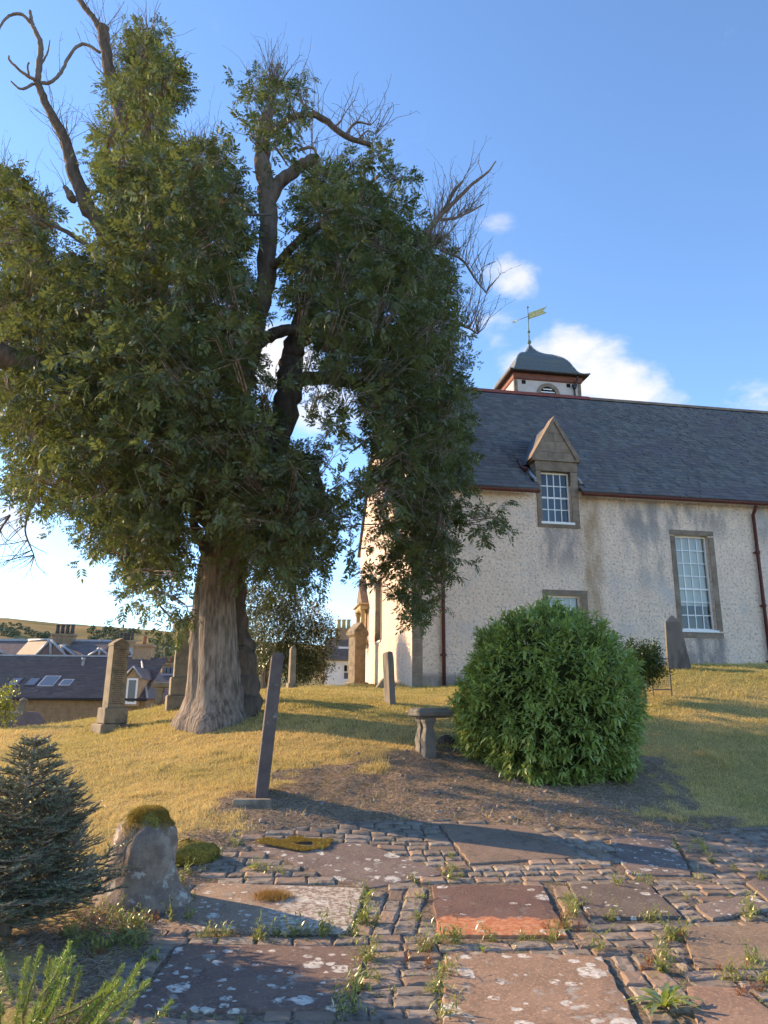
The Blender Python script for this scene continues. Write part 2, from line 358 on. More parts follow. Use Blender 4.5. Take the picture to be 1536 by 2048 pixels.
c = stain(gcol, boxmask(5.45, 6.1, 3.6, 8.3, .2, 2.2), (.36, .235, .13), .8, 2.5, .25, .6)      # rusty streak
c = stain(c, boxmask(4.1, 5.4, 5.7, 7.05, .15, .5), (.27, .235, .23), .75, 3, .25, .6)           # under the dormer window
c = stain(c, boxmask(8.5, 10.1, 2.4, 3.68, .15, .5), (.22, .2, .2), .85, 3, .25, .6)             # under the tall window
c = stain(c, boxmask(6.6, 10.9, 7.0, 8.0, .5, .5), (.25, .235, .235), .75, 2.2, .38, .62)        # grey mould below the eaves
c = stain(c, boxmask(7.0, 8.4, 5.3, 7.4, .4, .5), (.28, .265, .26), .6, 2.2, .42, .65)
c = stain(c, boxmask(11.7, 14, 6.8, 8.1, .2, .5), (.24, .23, .23), .7, 2.2, .3, .6)
c = stain(c, boxmask(.1, 1.6, 1.9, 2.4, .2, .2), (.27, .22, .2), .8, 2.5, .2, .5)
t.links.new(c, b.inputs['Base Color'])
m_stone = M('dressed_sandstone', (.27, .215, .165), (.20, .155, .12), scale=3.5, rough=.9, spec=.15, bump=(40, .25, .01), col3=(.13, .11, .1), scale3=1.4, lo3=.52, hi3=.75, rand=.16)[0]
m_slate = M('slate', (.072, .080, .095), (.11, .118, .13), scale=3, rough=.62, spec=.35, bump=(30, .25, .01), col3=(.055, .055, .075), scale3=.6)[0]
m_white = M('white_paint', (.78, .78, .78), rough=.45)[0]
m_red = M('oxide_red_paint', (.115, .032, .026), (.085, .026, .024), scale=4, rough=.5)[0]
m_lead = M('lead_flashing', (.36, .39, .42), (.28, .3, .33), rough=.5)[0]
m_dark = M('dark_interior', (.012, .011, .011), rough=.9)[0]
m_blind = M('window_blind', (.66, .66, .63), rough=.8)[0]
m_iron = M('black_iron', (.03, .03, .035), rough=.5)[0]
def glassmat():
    m = bpy.data.materials.new('window_glass'); m.use_nodes = True; t = m.node_tree; t.nodes.clear()
    o = N(t, 'ShaderNodeOutputMaterial'); g = N(t, 'ShaderNodeBsdfGlossy'); g.inputs['Roughness'].default_value = .03; tr = N(t, 'ShaderNodeBsdfTransparent'); tr.inputs[0].default_value = (.86, .9, .88, 1)
    fr = N(t, 'ShaderNodeFresnel'); fr.inputs[0].default_value = 1.5; x = N(t, 'ShaderNodeMixShader')
    mu = N(t, 'ShaderNodeMath', operation='MULTIPLY_ADD'); mu.inputs[1].default_value = 1.2; mu.inputs[2].default_value = .02; t.links.new(fr.outputs[0], mu.inputs[0])
    t.links.new(mu.outputs[0], x.inputs[0]); t.links.new(tr.outputs[0], x.inputs[1]); t.links.new(g.outputs[0], x.inputs[2]); t.links.new(x.outputs[0], o.inputs[0]); return m
m_glass = glassmat()
m_curtain = M('pale_room', (.10, .12, .16), rough=.9)[0]

# ------------------------------------------------------------------ church
YAW = rad(9.4); C0 = at(825, 1377, 22.)
church = empty('church', (C0[0], C0[1], 0), 'large pale harled church with slate roof, dormer and bell cupola', 'church', YAW)
WD = 11.8; EV = 8.4; RG = 14.1; LEN = 22.0; SLP = (RG - EV) / (WD / 2); ZB = 1.0
def wall_quads(mb, u0, u1, z0, z1, ops, y, depth):
    us = sorted({u0, u1, *[v for o in ops for v in o[:2]]}); zs = sorted({z0, z1, *[v for o in ops for v in o[2:]]})
    for a, b_ in zip(us, us[1:]):
        for c_, d in zip(zs, zs[1:]):
            if any(o[0] <= a and b_ <= o[1] and o[2] <= c_ and d <= o[3] for o in ops): continue
            mb.add([(a, y, c_), (b_, y, c_), (b_, y, d), (a, y, d)], [(0, 1, 2, 3)])
    for o in ops:
        a, b_, c_, d = o
        mb.add([(a, y, c_), (b_, y, c_), (b_, y, d), (a, y, d), (a, y + depth, c_), (b_, y + depth, c_), (b_, y + depth, d), (a, y + depth, d)], [(0, 3, 7, 4), (1, 5, 6, 2), (0, 4, 5, 1)] + ([(3, 2, 6, 7)] if d < z1 else []))
OPS = [(8.68, 9.86, 3.88, 6.94), (4.2, 5.2, 7.16, EV), (4.25, 5.35, 3.0, 4.84), (15.0, 16.2, 3.88, 6.94)]
mb = MB(); wall_quads(mb, 0, LEN, ZB, EV, OPS, 0, .5)
mb.add([(LEN, 0, ZB), (LEN, WD, ZB), (LEN, WD, EV), (LEN, WD / 2, RG), (LEN, 0, EV)], [(0, 1, 2, 3, 4)])
mb.add([(0, WD, ZB), (LEN, WD, ZB), (LEN, WD, EV), (0, WD, EV)], [(3, 2, 1, 0)])
mb.build('wall', m_harl, church)
rl = lambda y_: EV + SLP * min(y_, WD - y_) - .02
GO = (5.75, 7.0, 3.82, 6.2)
mb = MB()
def gq(P): mb.add([(0, y_, z_) for y_, z_ in P], [tuple(range(len(P)))[::-1]])
gq([(0, ZB), (GO[0], ZB), (GO[0], rl(GO[0])), (0, EV)]); gq([(GO[0], ZB), (GO[1], ZB), (GO[1], GO[2]), (GO[0], GO[2])])
gq([(GO[0], GO[3]), (GO[1], GO[3]), (GO[1], rl(GO[1])), (WD / 2, RG - .02), (GO[0], rl(GO[0]))]); gq([(GO[1], ZB), (WD, ZB), (WD, EV), (GO[1], rl(GO[1]))])
mb.build('gable_wall', m_harl, church)
mb = MB(); mb.add([(0, GO[0], GO[2]), (0, GO[1], GO[2]), (0, GO[1], GO[3]), (0, GO[0], GO[3]), (.4, GO[0], GO[2]), (.4, GO[1], GO[2]), (.4, GO[1], GO[3]), (.4, GO[0], GO[3])], [(0, 1, 5, 4), (1, 2, 6, 5), (2, 3, 7, 6), (3, 0, 4, 7)])
mgw = mb.build('gable_window', m_stone, church)
for k in range(6):
    MB().box((-.02, GO[1] + .003, GO[2] + k * .4), (.05, GO[1] + .2, GO[2] + k * .4 + .39)).build('margin_stone', m_stone, mgw)
    MB().box((-.02, GO[0] - .2, GO[2] + k * .4), (.05, GO[0] - .003, GO[2] + k * .4 + .39)).build('margin_stone', m_stone, mgw)
MB().box((-.05, GO[0], GO[2] - .06), (.3, GO[1], GO[2] + .003)).build('sill', m_white, mgw)
mb = MB(); mb.box((.2, GO[0], GO[2] + .004), (.26, GO[0] + .07, GO[3])); mb.box((.2, GO[1] - .07, GO[2] + .004), (.26, GO[1], GO[3]))
for k in range(1, 4): mb.box((.21, GO[0] + k * .31 - .015, GO[2] + .004), (.25, GO[0] + k * .31 + .015, GO[3]))
for k in range(1, 6): mb.box((.215, GO[0] + .07, GO[2] + k * .4), (.245, GO[1] - .07, GO[2] + k * .4 + .03))
mb.build('sash', m_white, mgw)
MB().box((.27, GO[0], GO[2]), (.29, GO[1], GO[3])).build('pane', m_glass, mgw)
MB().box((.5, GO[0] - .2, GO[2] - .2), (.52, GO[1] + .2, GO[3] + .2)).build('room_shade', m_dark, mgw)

# quoin strip at the corner, stone by stone
z = ZB
k = 0
while z < EV - .1:
    hh = min(.42 + .1 * R.rand(), EV - .05 - z); lu = .3
    MB().box((-.012, -.012, z), (lu, .02, z + hh - .006)).build('quoin', m_stone, church); z += hh; k += 1

def window(name, u0, u1, z0, z1, cols, rows, blind=0, y=.16, side=.16, top=.16, margin=True, room=m_dark):
    """sash window: margin stones, frame, glazing bars and each pane"""
    mb = MB(); fw = .055
    mb.box((u0, y, z0), (u0 + fw, y + .07, z1)); mb.box((u1 - fw, y, z0), (u1, y + .07, z1)); mb.box((u0 + fw, y + .002, z1 - fw), (u1 - fw, y + .068, z1)); mb.box((u0 + fw, y + .002, z0), (u1 - fw, y + .068, z0 + .06))
    o = mb.build(name, m_white, church)
    iu0, iu1, iz0, iz1 = u0 + fw, u1 - fw, z0 + .06, z1 - fw; bw = .015; cw = (iu1 - iu0) / cols; rh = (iz1 - iz0) / rows
    for k in range(1, cols): MB().box((iu0 + k * cw - bw, y + .012, iz0), (iu0 + k * cw + bw, y + .05, iz1)).build('glazing_bar', m_white, o)
    for k in range(1, rows):
        f = 1.9 if k == rows // 2 else 1
        MB().box((iu0, y + .016, iz0 + k * rh - bw * f), (iu1, y + .048, iz0 + k * rh + bw * f)).build('glazing_bar', m_white, o)
    for i in range(cols):
        for j in range(rows):
            a = R.uniform(-.0035, .0035, 3); x0_, x1_, za, zb = iu0 + i * cw + bw * .6, iu0 + (i + 1) * cw - bw * .6, iz0 + j * rh + bw * .6, iz0 + (j + 1) * rh - bw * .6; yy = y + .034
            MB().add([(x0_, yy + a[0], za), (x1_, yy + a[1], za), (x1_, yy + a[2], zb), (x0_, yy + a[0] + a[2] - a[1], zb)], [(0, 1, 2, 3)]).build('pane', m_glass, o)
    MB().box((u0 - .06, -.06, z0 - .075), (u1 + .06 if not margin else u1 + .03, y + .06, z0 - .003)).build('sill', m_white, o)
    if blind: MB().box((iu0 - .02, y + .14, z0 + (z1 - z0) * (1 - blind)), (iu1 + .02, y + .15, z1)).build('blind', m_blind, o)
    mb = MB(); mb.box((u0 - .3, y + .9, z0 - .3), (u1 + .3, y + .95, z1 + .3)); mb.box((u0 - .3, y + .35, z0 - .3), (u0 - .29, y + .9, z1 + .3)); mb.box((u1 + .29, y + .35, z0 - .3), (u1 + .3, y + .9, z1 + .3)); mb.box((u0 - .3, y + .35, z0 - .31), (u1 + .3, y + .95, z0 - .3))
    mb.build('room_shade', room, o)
    if margin:
        zz = z0 - .03; pr = -.02
        while zz < z1 - .05:
            hh = min(R.uniform(.38, .62), z1 - zz)
            for s_ in (0, 1):
                a_, b_ = ((u0 - side, u0 - .002) if s_ == 0 else (u1 + .002, u1 + side + .03))
                MB().box((a_, pr - R.uniform(0, .006), zz), (b_, .1, zz + hh - .006)).build('margin_stone', m_stone, o)
            zz += hh
        MB().box((u0 - side - .004, pr - .004, z1 + .001), (u1 + side + .034, .1, z1 + top)).build('lintel', m_stone, o)
        MB().box((u0 - side - .004, pr - .005, z0 - .25), (u1 + side + .034, .1, z0 - .078)).build('sill_stone', m_stone, o)
    return o
window('tall_window', *OPS[0], 4, 7, blind=.74)
window('low_window', *OPS[2], 4, 4, blind=1)
window('tall_window', *OPS[3], 4, 7, blind=.74)
dw = window('dormer_window', 4.2, 5.2, 7.16, 8.84, 4, 4, margin=False, room=m_curtain)
# dormer stone surround block by block
for s_ in (0, 1):
    zz = 7.08
    for hh in (.5, .44, .52, .3):
        a_, b_ = ((4.04, 4.198) if s_ == 0 else (5.202, 5.44))
        MB().box((a_, -.03 - R.uniform(0, .006), zz), (b_, .45, zz + hh - .006)).build('margin_stone', m_stone, dw); zz += hh
MB().box((4.03, -.034, 8.846), (5.45, .45, 9.17)).build('lintel', m_stone, dw)
MB().box((4.03, -.033, 6.98), (5.45, .1, 7.077)).build('sill_stone', m_stone, dw)
# pediment
ped = MB().prism([(3.9, 9.175), (5.56, 9.175), (5.5, 9.24), (3.96, 9.24)], 'y', -.09, .5).build('dormer_pediment', m_stone, church)
ap = (4.73, 10.58); bz = 9.243
def pedx(z_): f = (ap[1] - z_) / (ap[1] - bz); return ap[0] - .74 * f, ap[0] + .74 * f
zs_ = [bz, 9.5, 9.86, 10.16, ap[1] - .02]; cuts = [[.33, .68], [.5], [.45], []]
for i in range(4):
    a0, b0 = pedx(zs_[i]); a1, b1 = pedx(zs_[i + 1]); cs = [0] + cuts[i] + [1]
    for p, q in zip(cs, cs[1:]):
        g = .004; e = .0 
        lo0 = a0 + (b0 - a0) * p + g; hi0 = a0 + (b0 - a0) * q - g
        xm = lambda f: a0 + (b0 - a0) * f
        lo1 = max(a1, xm(p)) + g if p > 0 else a1 + g; hi1 = min(b1, xm(q)) - g if q < 1 else b1 - g
        if hi1 < lo1: lo1 = hi1 = (lo1 + hi1) / 2
        MB().prism([(lo0, zs_[i]), (hi0, zs_[i]), (hi1, zs_[i + 1] - .008), (lo1, zs_[i + 1] - .008)], 'y', -.02 - R.uniform(0, .008), .42).build('block', m_stone, ped)
for sx in (-1, 1):
    P = [(ap[0] + sx * .70, bz), (ap[0] + sx * .86, bz), (ap[0], ap[1] + .16), (ap[0], ap[1] - .06)]
    MB().prism(P if sx > 0 else P[::-1], 'y', -.07, .45).build('skew', m_stone, ped)
# dormer roof and cheeks
yb = lambda z_: (z_ - EV) / SLP + .05
mb = MB()
for sx in (-1, 1):
    mb.add([(ap[0] + sx * .84, .4, 9.2), (ap[0], .4, ap[1] + .06), (ap[0], yb(ap[1]), ap[1] + .06), (ap[0] + sx * .84, yb(9.2), 9.2)], [(0, 1, 2, 3)])
mb.build('dormer_roof', m_slate, church)
mb = MB()
for x_ in (4.05, 5.43): mb.add([(x_, .44, 8.3), (x_, .44, 9.2), (x_, yb(9.2), 9.2)], [(0, 1, 2)])
mb.build('dormer_cheek', m_slate, church)
fl = MB(); fl.box((3.98, -.02, 8.42), (4.035, .5, 8.5)); fl.prism([(3.62, 9.0), (3.72, 9.0), (4.03, 8.42), (3.9, 8.42)], 'y', -.1, .1)
MB().tube([(3.97, -.16, 8.47), (3.98, .25, 8.80), (3.95, .75, 9.23)], .055, 6).build('flashing', m_lead, church)
MB().tube([(5.51, -.16, 8.47), (5.5, .25, 8.80)], .045, 6).build('flashing', m_lead, church)
MB().tube([(3.87, .3, 8.95), (3.8, .55, 9.12), (3.84, .95, 9.5)], .05, 6).build('valley_gutter', m_red, church)

# roof: sheathing and every slate course as real overlapping slates
mb = MB(); e0 = -.34; zE = EV + SLP * e0 + .1
off = .1
sl_ = (RG + .04 - (zE - .06)) / (WD / 2 - e0)
def rsheet(ua, ub, ya): mb.add([(ua, ya, zE - .06 + sl_ * (ya - e0)), (ub, ya, zE - .06 + sl_ * (ya - e0)), (ub, WD / 2, RG + .04), (ua, WD / 2, RG + .04)], [(0, 1, 2, 3)])
rsheet(-.12, 4.02, e0); rsheet(4.02, 5.46, .44); rsheet(5.46, LEN + .1, e0)
mb.add([(-.12, WD - e0, zE - .06), (LEN + .1, WD - e0, zE - .06), (LEN + .1, WD / 2, RG + .04), (-.12, WD / 2, RG + .04)], [(3, 2, 1, 0)])
roof = mb.build('roof', m_slate, church)
def slates(name, u0, u1, P0, P1, expo, wid, mat, parent, th=.036):
    """P0,P1: (y,z) eave and ridge lines"""
    P0 = np.array(P0); P1 = np.array(P1); L = np.linalg.norm(P1 - P0); d = (P1 - P0) / L; nrm = np.array([-d[1], d[0]])
    if nrm[1] < 0: nrm = -nrm
    V = []; Fs = []; var = []
    nr = int(L / expo)
    for r in range(nr):
        s0 = r * expo; x = u0 - R.rand() * wid
        while x < u1:
            wd = wid * R.uniform(.75, 1.25); a, b_ = max(x, u0) + .002, min(x + wd, u1) - .002; x += wd
            if b_ - a < .03: continue
            if 3.95 < (a + b_) / 2 < 5.52 and (P0 + d * s0)[0] < .42 and name == 'slate_courses': continue
            dr = R.uniform(-.012, .012); t_ = th * R.uniform(.7, 1.5); l0 = P0 + d * (s0 + dr); l1 = P0 + d * min(s0 + expo * 1.15, L)
            sk = R.uniform(-.004, .006)
            bt = l0 + nrm * (t_ + .006 + sk); bb = l0 - nrm * .004; tt = l1 + nrm * .004; n_ = len(V)
            V += [(a, *bb), (b_, *bb), (b_, *bt), (a, *bt), (b_, *tt), (a, *tt)]; Fs += [(n_, n_ + 1, n_ + 2, n_ + 3), (n_ + 3, n_ + 2, n_ + 4, n_ + 5)]; var += [R.rand()] * 6
    me = npmesh(name, V, Fs); fattr(me, 'var', var); return link(name, me, mat, parent, kind='stuff')
def slatemat(name, cs):
    m, t, b, mix, ramp, noise, src, mp = M(name, cs[0], bump=(35, .3, .01), rough=.6, spec=.4)
    a = N(t, 'ShaderNodeAttribute', attribute_name='var'); c = mix(a.outputs['Fac'], cs[0], cs[1])
    c = mix(ramp(noise(.45, 6), .45, .7), c, cs[2]); c = mix(ramp(noise(5, 8), .66, .78), c, cs[3]); t.links.new(c, b.inputs['Base Color']); return m
m_slates = slatemat('church_slates', [(.075, .08, .092), (.135, .14, .15), (.1, .09, .11), (.3, .29, .27)])
slates('slate_courses', -.12, LEN, (e0, zE - .04), (WD / 2, RG + .06), .235, .235, m_slates, roof)
MB().prism([(WD / 2 - .16, RG - .03), (WD / 2 - .13, RG + .08), (WD / 2, RG + .17), (WD / 2 + .13, RG + .08), (WD / 2 + .16, RG - .03)], 'x', -.13, 8.9).build('ridge', M('ridge_red', (.26, .075, .05), (.2, .06, .05), rough=.6)[0], roof)
MB().prism([(WD / 2 - .16, RG - .03), (WD / 2 - .13, RG + .08), (WD / 2, RG + .15), (WD / 2 + .13, RG + .08), (WD / 2 + .16, RG - .03)], 'x', 8.9, LEN + .1).build('ridge', m_stone, roof)
# eaves course, gutters, pipes
for a_, b_ in ((0.02, 4.02), (5.46, LEN)):
    MB().box((a_, -.1, EV - .17), (b_, .02, EV - .03)).build('eaves_course', m_stone, church)
    mb = MB(); prf = [(-.16 + .085 * math.cos(a), zE - .1 + .09 * math.sin(a)) for a in np.linspace(math.pi, 2 * math.pi, 7)]
    mb.prism([(p[0] - .2, p[1] + .0) for p in prf] + [(-.275, zE - .1), (-.445, zE - .1)], 'x', a_ - .02, b_ - .02); mb.build('gutter', m_red, church)
def pipe(u):
    mb = MB(); mb.tube([(u, -.3, zE - .2), (u, -.22, zE - .32), (u, -.1, zE - .45), (u, -.1, 6), (u, -.1, ZB)], .055, 10)
    o = mb.build('downpipe', m_red, church)
    for z_ in np.arange(2.9, 8, 1.75): MB().lathe([(.06, 0), (.075, .01), (.075, .1), (.06, .11)], (u, -.1, z_), 10).box((u - .1, -.06, z_ + .03), (u + .1, -.005, z_ + .07)).build('pipe_collar', m_red, o)
pipe(.92); pipe(11.53)

# cupola
cu0, cu1, cw0, cw1, cz = 5.65, 8.61, 6.03, 9.83, 14.9; cx_ = (cu0 + cu1) / 2; cy_ = (cw0 + cw1) / 2
m_cup = M('smooth_render', (.56, .5, .46), (.48, .42, .39), scale=2, rough=.9)[0]
AO = (cx_ - .36, cx_ + .36); zsp = 14.27; hol = [(5.62, .09, 14.0), (7.36, .09, 14.0)]
cup = empty('cupola', (0, 0, 0), '', ''); del cup['label'], cup['category']; cup.parent = church
mb = MB()
# front wall with arch: strips
arc = [(cx_ + .36 * math.cos(a), zsp + .36 * math.sin(a)) for a in np.linspace(0, math.pi, 13)]
pl = [(cu0, 13.), (AO[0], 13.), (AO[0], zsp)] + arc[::-1][1:-1] + [(AO[1], zsp), (AO[1], 13.), (cu1, 13.), (cu1, cz + .1), (cu0, cz + .1)]
mb.add([(p[0], cw0, p[1]) for p in pl], [tuple(range(len(pl)))])
mb.box((cu0, cw0 + .3, 13), (cu1, cw1, cz + .1)); mb.add([(cu0, cw0, 13), (cu0, cw0 + .3, 13), (cu0, cw0 + .3, cz + .1), (cu0, cw0, cz + .1)], [(0, 3, 2, 1)]); mb.add([(cu1, cw0, 13), (cu1, cw0 + .3, 13), (cu1, cw0 + .3, cz + .1), (cu1, cw0, cz + .1)], [(0, 1, 2, 3)])
mb.build('cupola_wall', m_cup, cup)
mb = MB(); oa = [(cx_ + .52 * math.cos(a), zsp + .52 * math.sin(a)) for a in np.linspace(0, math.pi, 13)]
for (p, q, r_, s_) in zip(arc, arc[1:], oa[1:], oa): mb.prism([p, q, r_, s_], 'y', cw0 - .03, cw0 + .05)
mb.box((AO[0] - .16, cw0 - .03, 13.), (AO[0], cw0 + .05, zsp)); mb.box((AO[1], cw0 - .03, 13.), (AO[1] + .16, cw0 + .05, zsp)); mb.build('arch_surround', m_stone, cup)
for k in range(5):
    z_ = 13.98 + k * .13; hw = .35 if z_ < zsp else math.sqrt(max(.01, .36 ** 2 - (z_ + .06 - zsp) ** 2)) - .01
    MB().prism([(cw0 + .02, z_), (cw0 + .02, z_ + .05), (cw0 + .14, z_ + .11), (cw0 + .14, z_ + .06)], 'x', cx_ - hw, cx_ + hw).build('louvre', m_white, cup)
MB().box((AO[0], cw0 + .16, 13.2), (AO[1], cw0 + .2, zsp + .36)).build('louvre_backing', m_dark, cup)
for u_ in (6.06, 8.06): MB().box((u_ - .085, cw0 - .012, 14.68), (u_ + .085, cw0 + .05, 14.85)).build('vent_hole', m_dark, cup)
MB().box((cu0 - .012, cw0 + 1.3, 14.6), (cu0 + .05, cw0 + 1.45, 14.8)).build('vent_hole', m_dark, cup)
for (x_, y_) in ((cu0, cw0), (cu1, cw0)):
    s_ = 1 if x_ == cu0 else -1
    MB().box((x_ - s_ * .015, cw0 - .015, 13), (x_ + s_ * .13, cw0 + .1, cz - .02)).build('corner_strip', m_stone, cup)
def sqring(hf, z_): hy = hf * 1.28; return [(cx_ - hf, cy_ - hy, z_), (cx_ + hf, cy_ - hy, z_), (cx_ + hf, cy_ + hy, z_), (cx_ - hf, cy_ + hy, z_)]
hs = (cu1 - cu0) / 2
m_cornice = M('cornice_red', (.22, .085, .06), (.16, .06, .045), rough=.7)[0]
MB().loft([sqring(hs + .02, cz - .03), sqring(hs + .06, cz + .02), sqring(hs + .08, cz + .26)], False).build('cornice', m_cornice, cup)
PR = [(1.66, .0), (1.66, .04), (1.5, .10), (1.36, .24), (1.24, .5), (1.11, .8), (.93, 1.06), (.7, 1.27), (.46, 1.44), (.27, 1.62), (.13, 1.83), (.03, 2.05)]
prz = spline([(a_ * 1.06, b_ * 1.14, 0) for a_, b_ in PR], 5)
crf = MB().loft([sqring(r_, cz + .27 + z_) for r_, z_, _ in prz], False).build('cupola_roof', M('cupola_slate', (.085, .095, .098), (.13, .14, .135), scale=9, rough=.6, stretch=(1, 1, 6), bump=(4, .8, .02), col3=(.17, .16, .1), scale3=1.5, lo3=.58, hi3=.72)[0], cup)
MB().box((cx_ - 1.74, cy_ - 2.23, cz + .235), (cx_ + 1.74, cy_ + 2.23, cz + .268)).build('soffit', M('soffit_brown', (.05, .03, .026), rough=.8)[0], cup)
for sx, sy in ((-1, -1), (1, -1), (-1, 1), (1, 1)): MB().tube([(cx_ + sx * r_, cy_ + sy * r_ * 1.28, cz + .28 + z_) for r_, z_, _ in prz], .028, 5).build('hip_flashing', m_lead, cup)
MB().tube([(8.3, cw0 - .07, 13.5), (8.3, cw0 - .07, 14.7), (8.36, cw0 - .2, 14.95), (8.38, cw0 - .3, 15.1)], .035, 8).build('cupola_downpipe', m_iron, cup)
MB().prism([(8.2, 14.8), (8.4, 14.8), (8.35, 14.6), (8.25, 14.6)], 'y', cw0 - .16, cw0 - .004).build('hopper', m_iron, cup)
# weathervane
m_verd = M('verdigris', (.17, .26, .2), (.1, .15, .12), scale=12, rough=.6)[0]; m_gilt = M('weathered_gilt', (.42, .38, .16), (.2, .26, .16), scale=14, rough=.45, metal=.3)[0]
pu, pw = cx_, cy_; az_ = cz + .27 + 2.31
vane = empty('weathervane', (0, 0, 0), '', ''); del vane['label'], vane['category']; vane.parent = church
MB().tube([(pu, pw, az_ - .1), (pu, pw, az_ + .9), (pu, pw, az_ + 1.98)], [.035, .028, .02], 8).build('rod', m_verd, vane)
for z_, r_ in ((.2, .1), (.73, .075), (1.98, .055)): MB().lathe([(.001, -r_), (r_ * .5, -r_ * .87), (r_ * .87, -r_ * .5), (r_, 0), (r_ * .87, r_ * .5), (r_ * .5, r_ * .87), (.001, r_)], (pu, pw, az_ + z_), 12).build('ball', m_verd, vane)
zz = az_ + 1.5
FA = np.array([.75, -.66]) ; FA = FA / np.linalg.norm(FA)
def vp(s_, z_, o=0): return (pu + FA[0] * s_ - FA[1] * o, pw + FA[1] * s_ + FA[0] * o, zz + z_)
fp = [(.03, -.14), (.9, -.06), (.72, .1), (.92, .25), (.03, .17)]; n5 = len(fp)
MB().add([vp(a_, b_, .012) for a_, b_ in fp] + [vp(a_, b_, -.012) for a_, b_ in fp], [(0, 1, 2, 3, 4), (9, 8, 7, 6, 5)] + [(i, 5 + i, 5 + (i + 1) % 5, (i + 1) % 5) for i in range(5)]).build('flag', m_gilt, vane)
MB().tube([vp(0, .02), vp(-.35, -.02), vp(-.66, -.06)], .016, 6).build('pointer', m_gilt, vane)
MB().add([vp(-.62, .01, .01), vp(-.62, -.13, .01), vp(-.8, -.08, .01), vp(-.62, .01, -.01), vp(-.62, -.13, -.01), vp(-.8, -.08, -.01)], [(0, 1, 2), (5, 4, 3), (0, 3, 4, 1), (1, 4, 5, 2), (2, 5, 3, 0)]).build('arrow_head', m_gilt, vane)
# carved wall monument on the gable: corbel, two columns, entablature, pediment
wm = empty('wall_monument', (0, 0, 0), '', ''); del wm['label'], wm['category']; wm.parent = church
m_carv = M('carved_sandstone', (.45, .35, .2), (.34, .26, .15), scale=5, rough=.9, bump=(30, .3, .01))[0]
MB().box((-.42, 9.0, 3.95), (.02, 10.9, 4.06), .02).build('base_shelf', m_carv, wm)
for y_ in (9.2, 10.7):
    MB().lathe([(.02, -.5), (.07, -.42), (.13, -.25), (.1, -.18), (.16, -.05), (.16, .0)], (-.2, y_, 3.95), 12).build('corbel', m_carv, wm)
    MB().lathe([(.13, 0), (.13, .07), (.1, .1), (.095, .5), (.085, 1.1), (.11, 1.14), (.14, 1.2), (.14, 1.26)], (-.22, y_, 4.065), 12).build('column', m_carv, wm)
MB().box((-.08, 9.35, 4.065), (.02, 10.55, 5.3)).build('panel', m_carv, wm)
MB().box((-.36, 9.0, 5.33), (.02, 10.9, 5.52), .02).build('entablature', m_carv, wm)
MB().box((-.44, 8.92, 5.525), (.02, 10.98, 5.6), .02).build('cornice', m_carv, wm)
MB().prism([(9.0, 5.605), (10.9, 5.605), (10.15, 6.3), (9.95, 6.75), (9.75, 6.3)], 'x', -.3, .02).build('pediment', m_stone, wm)

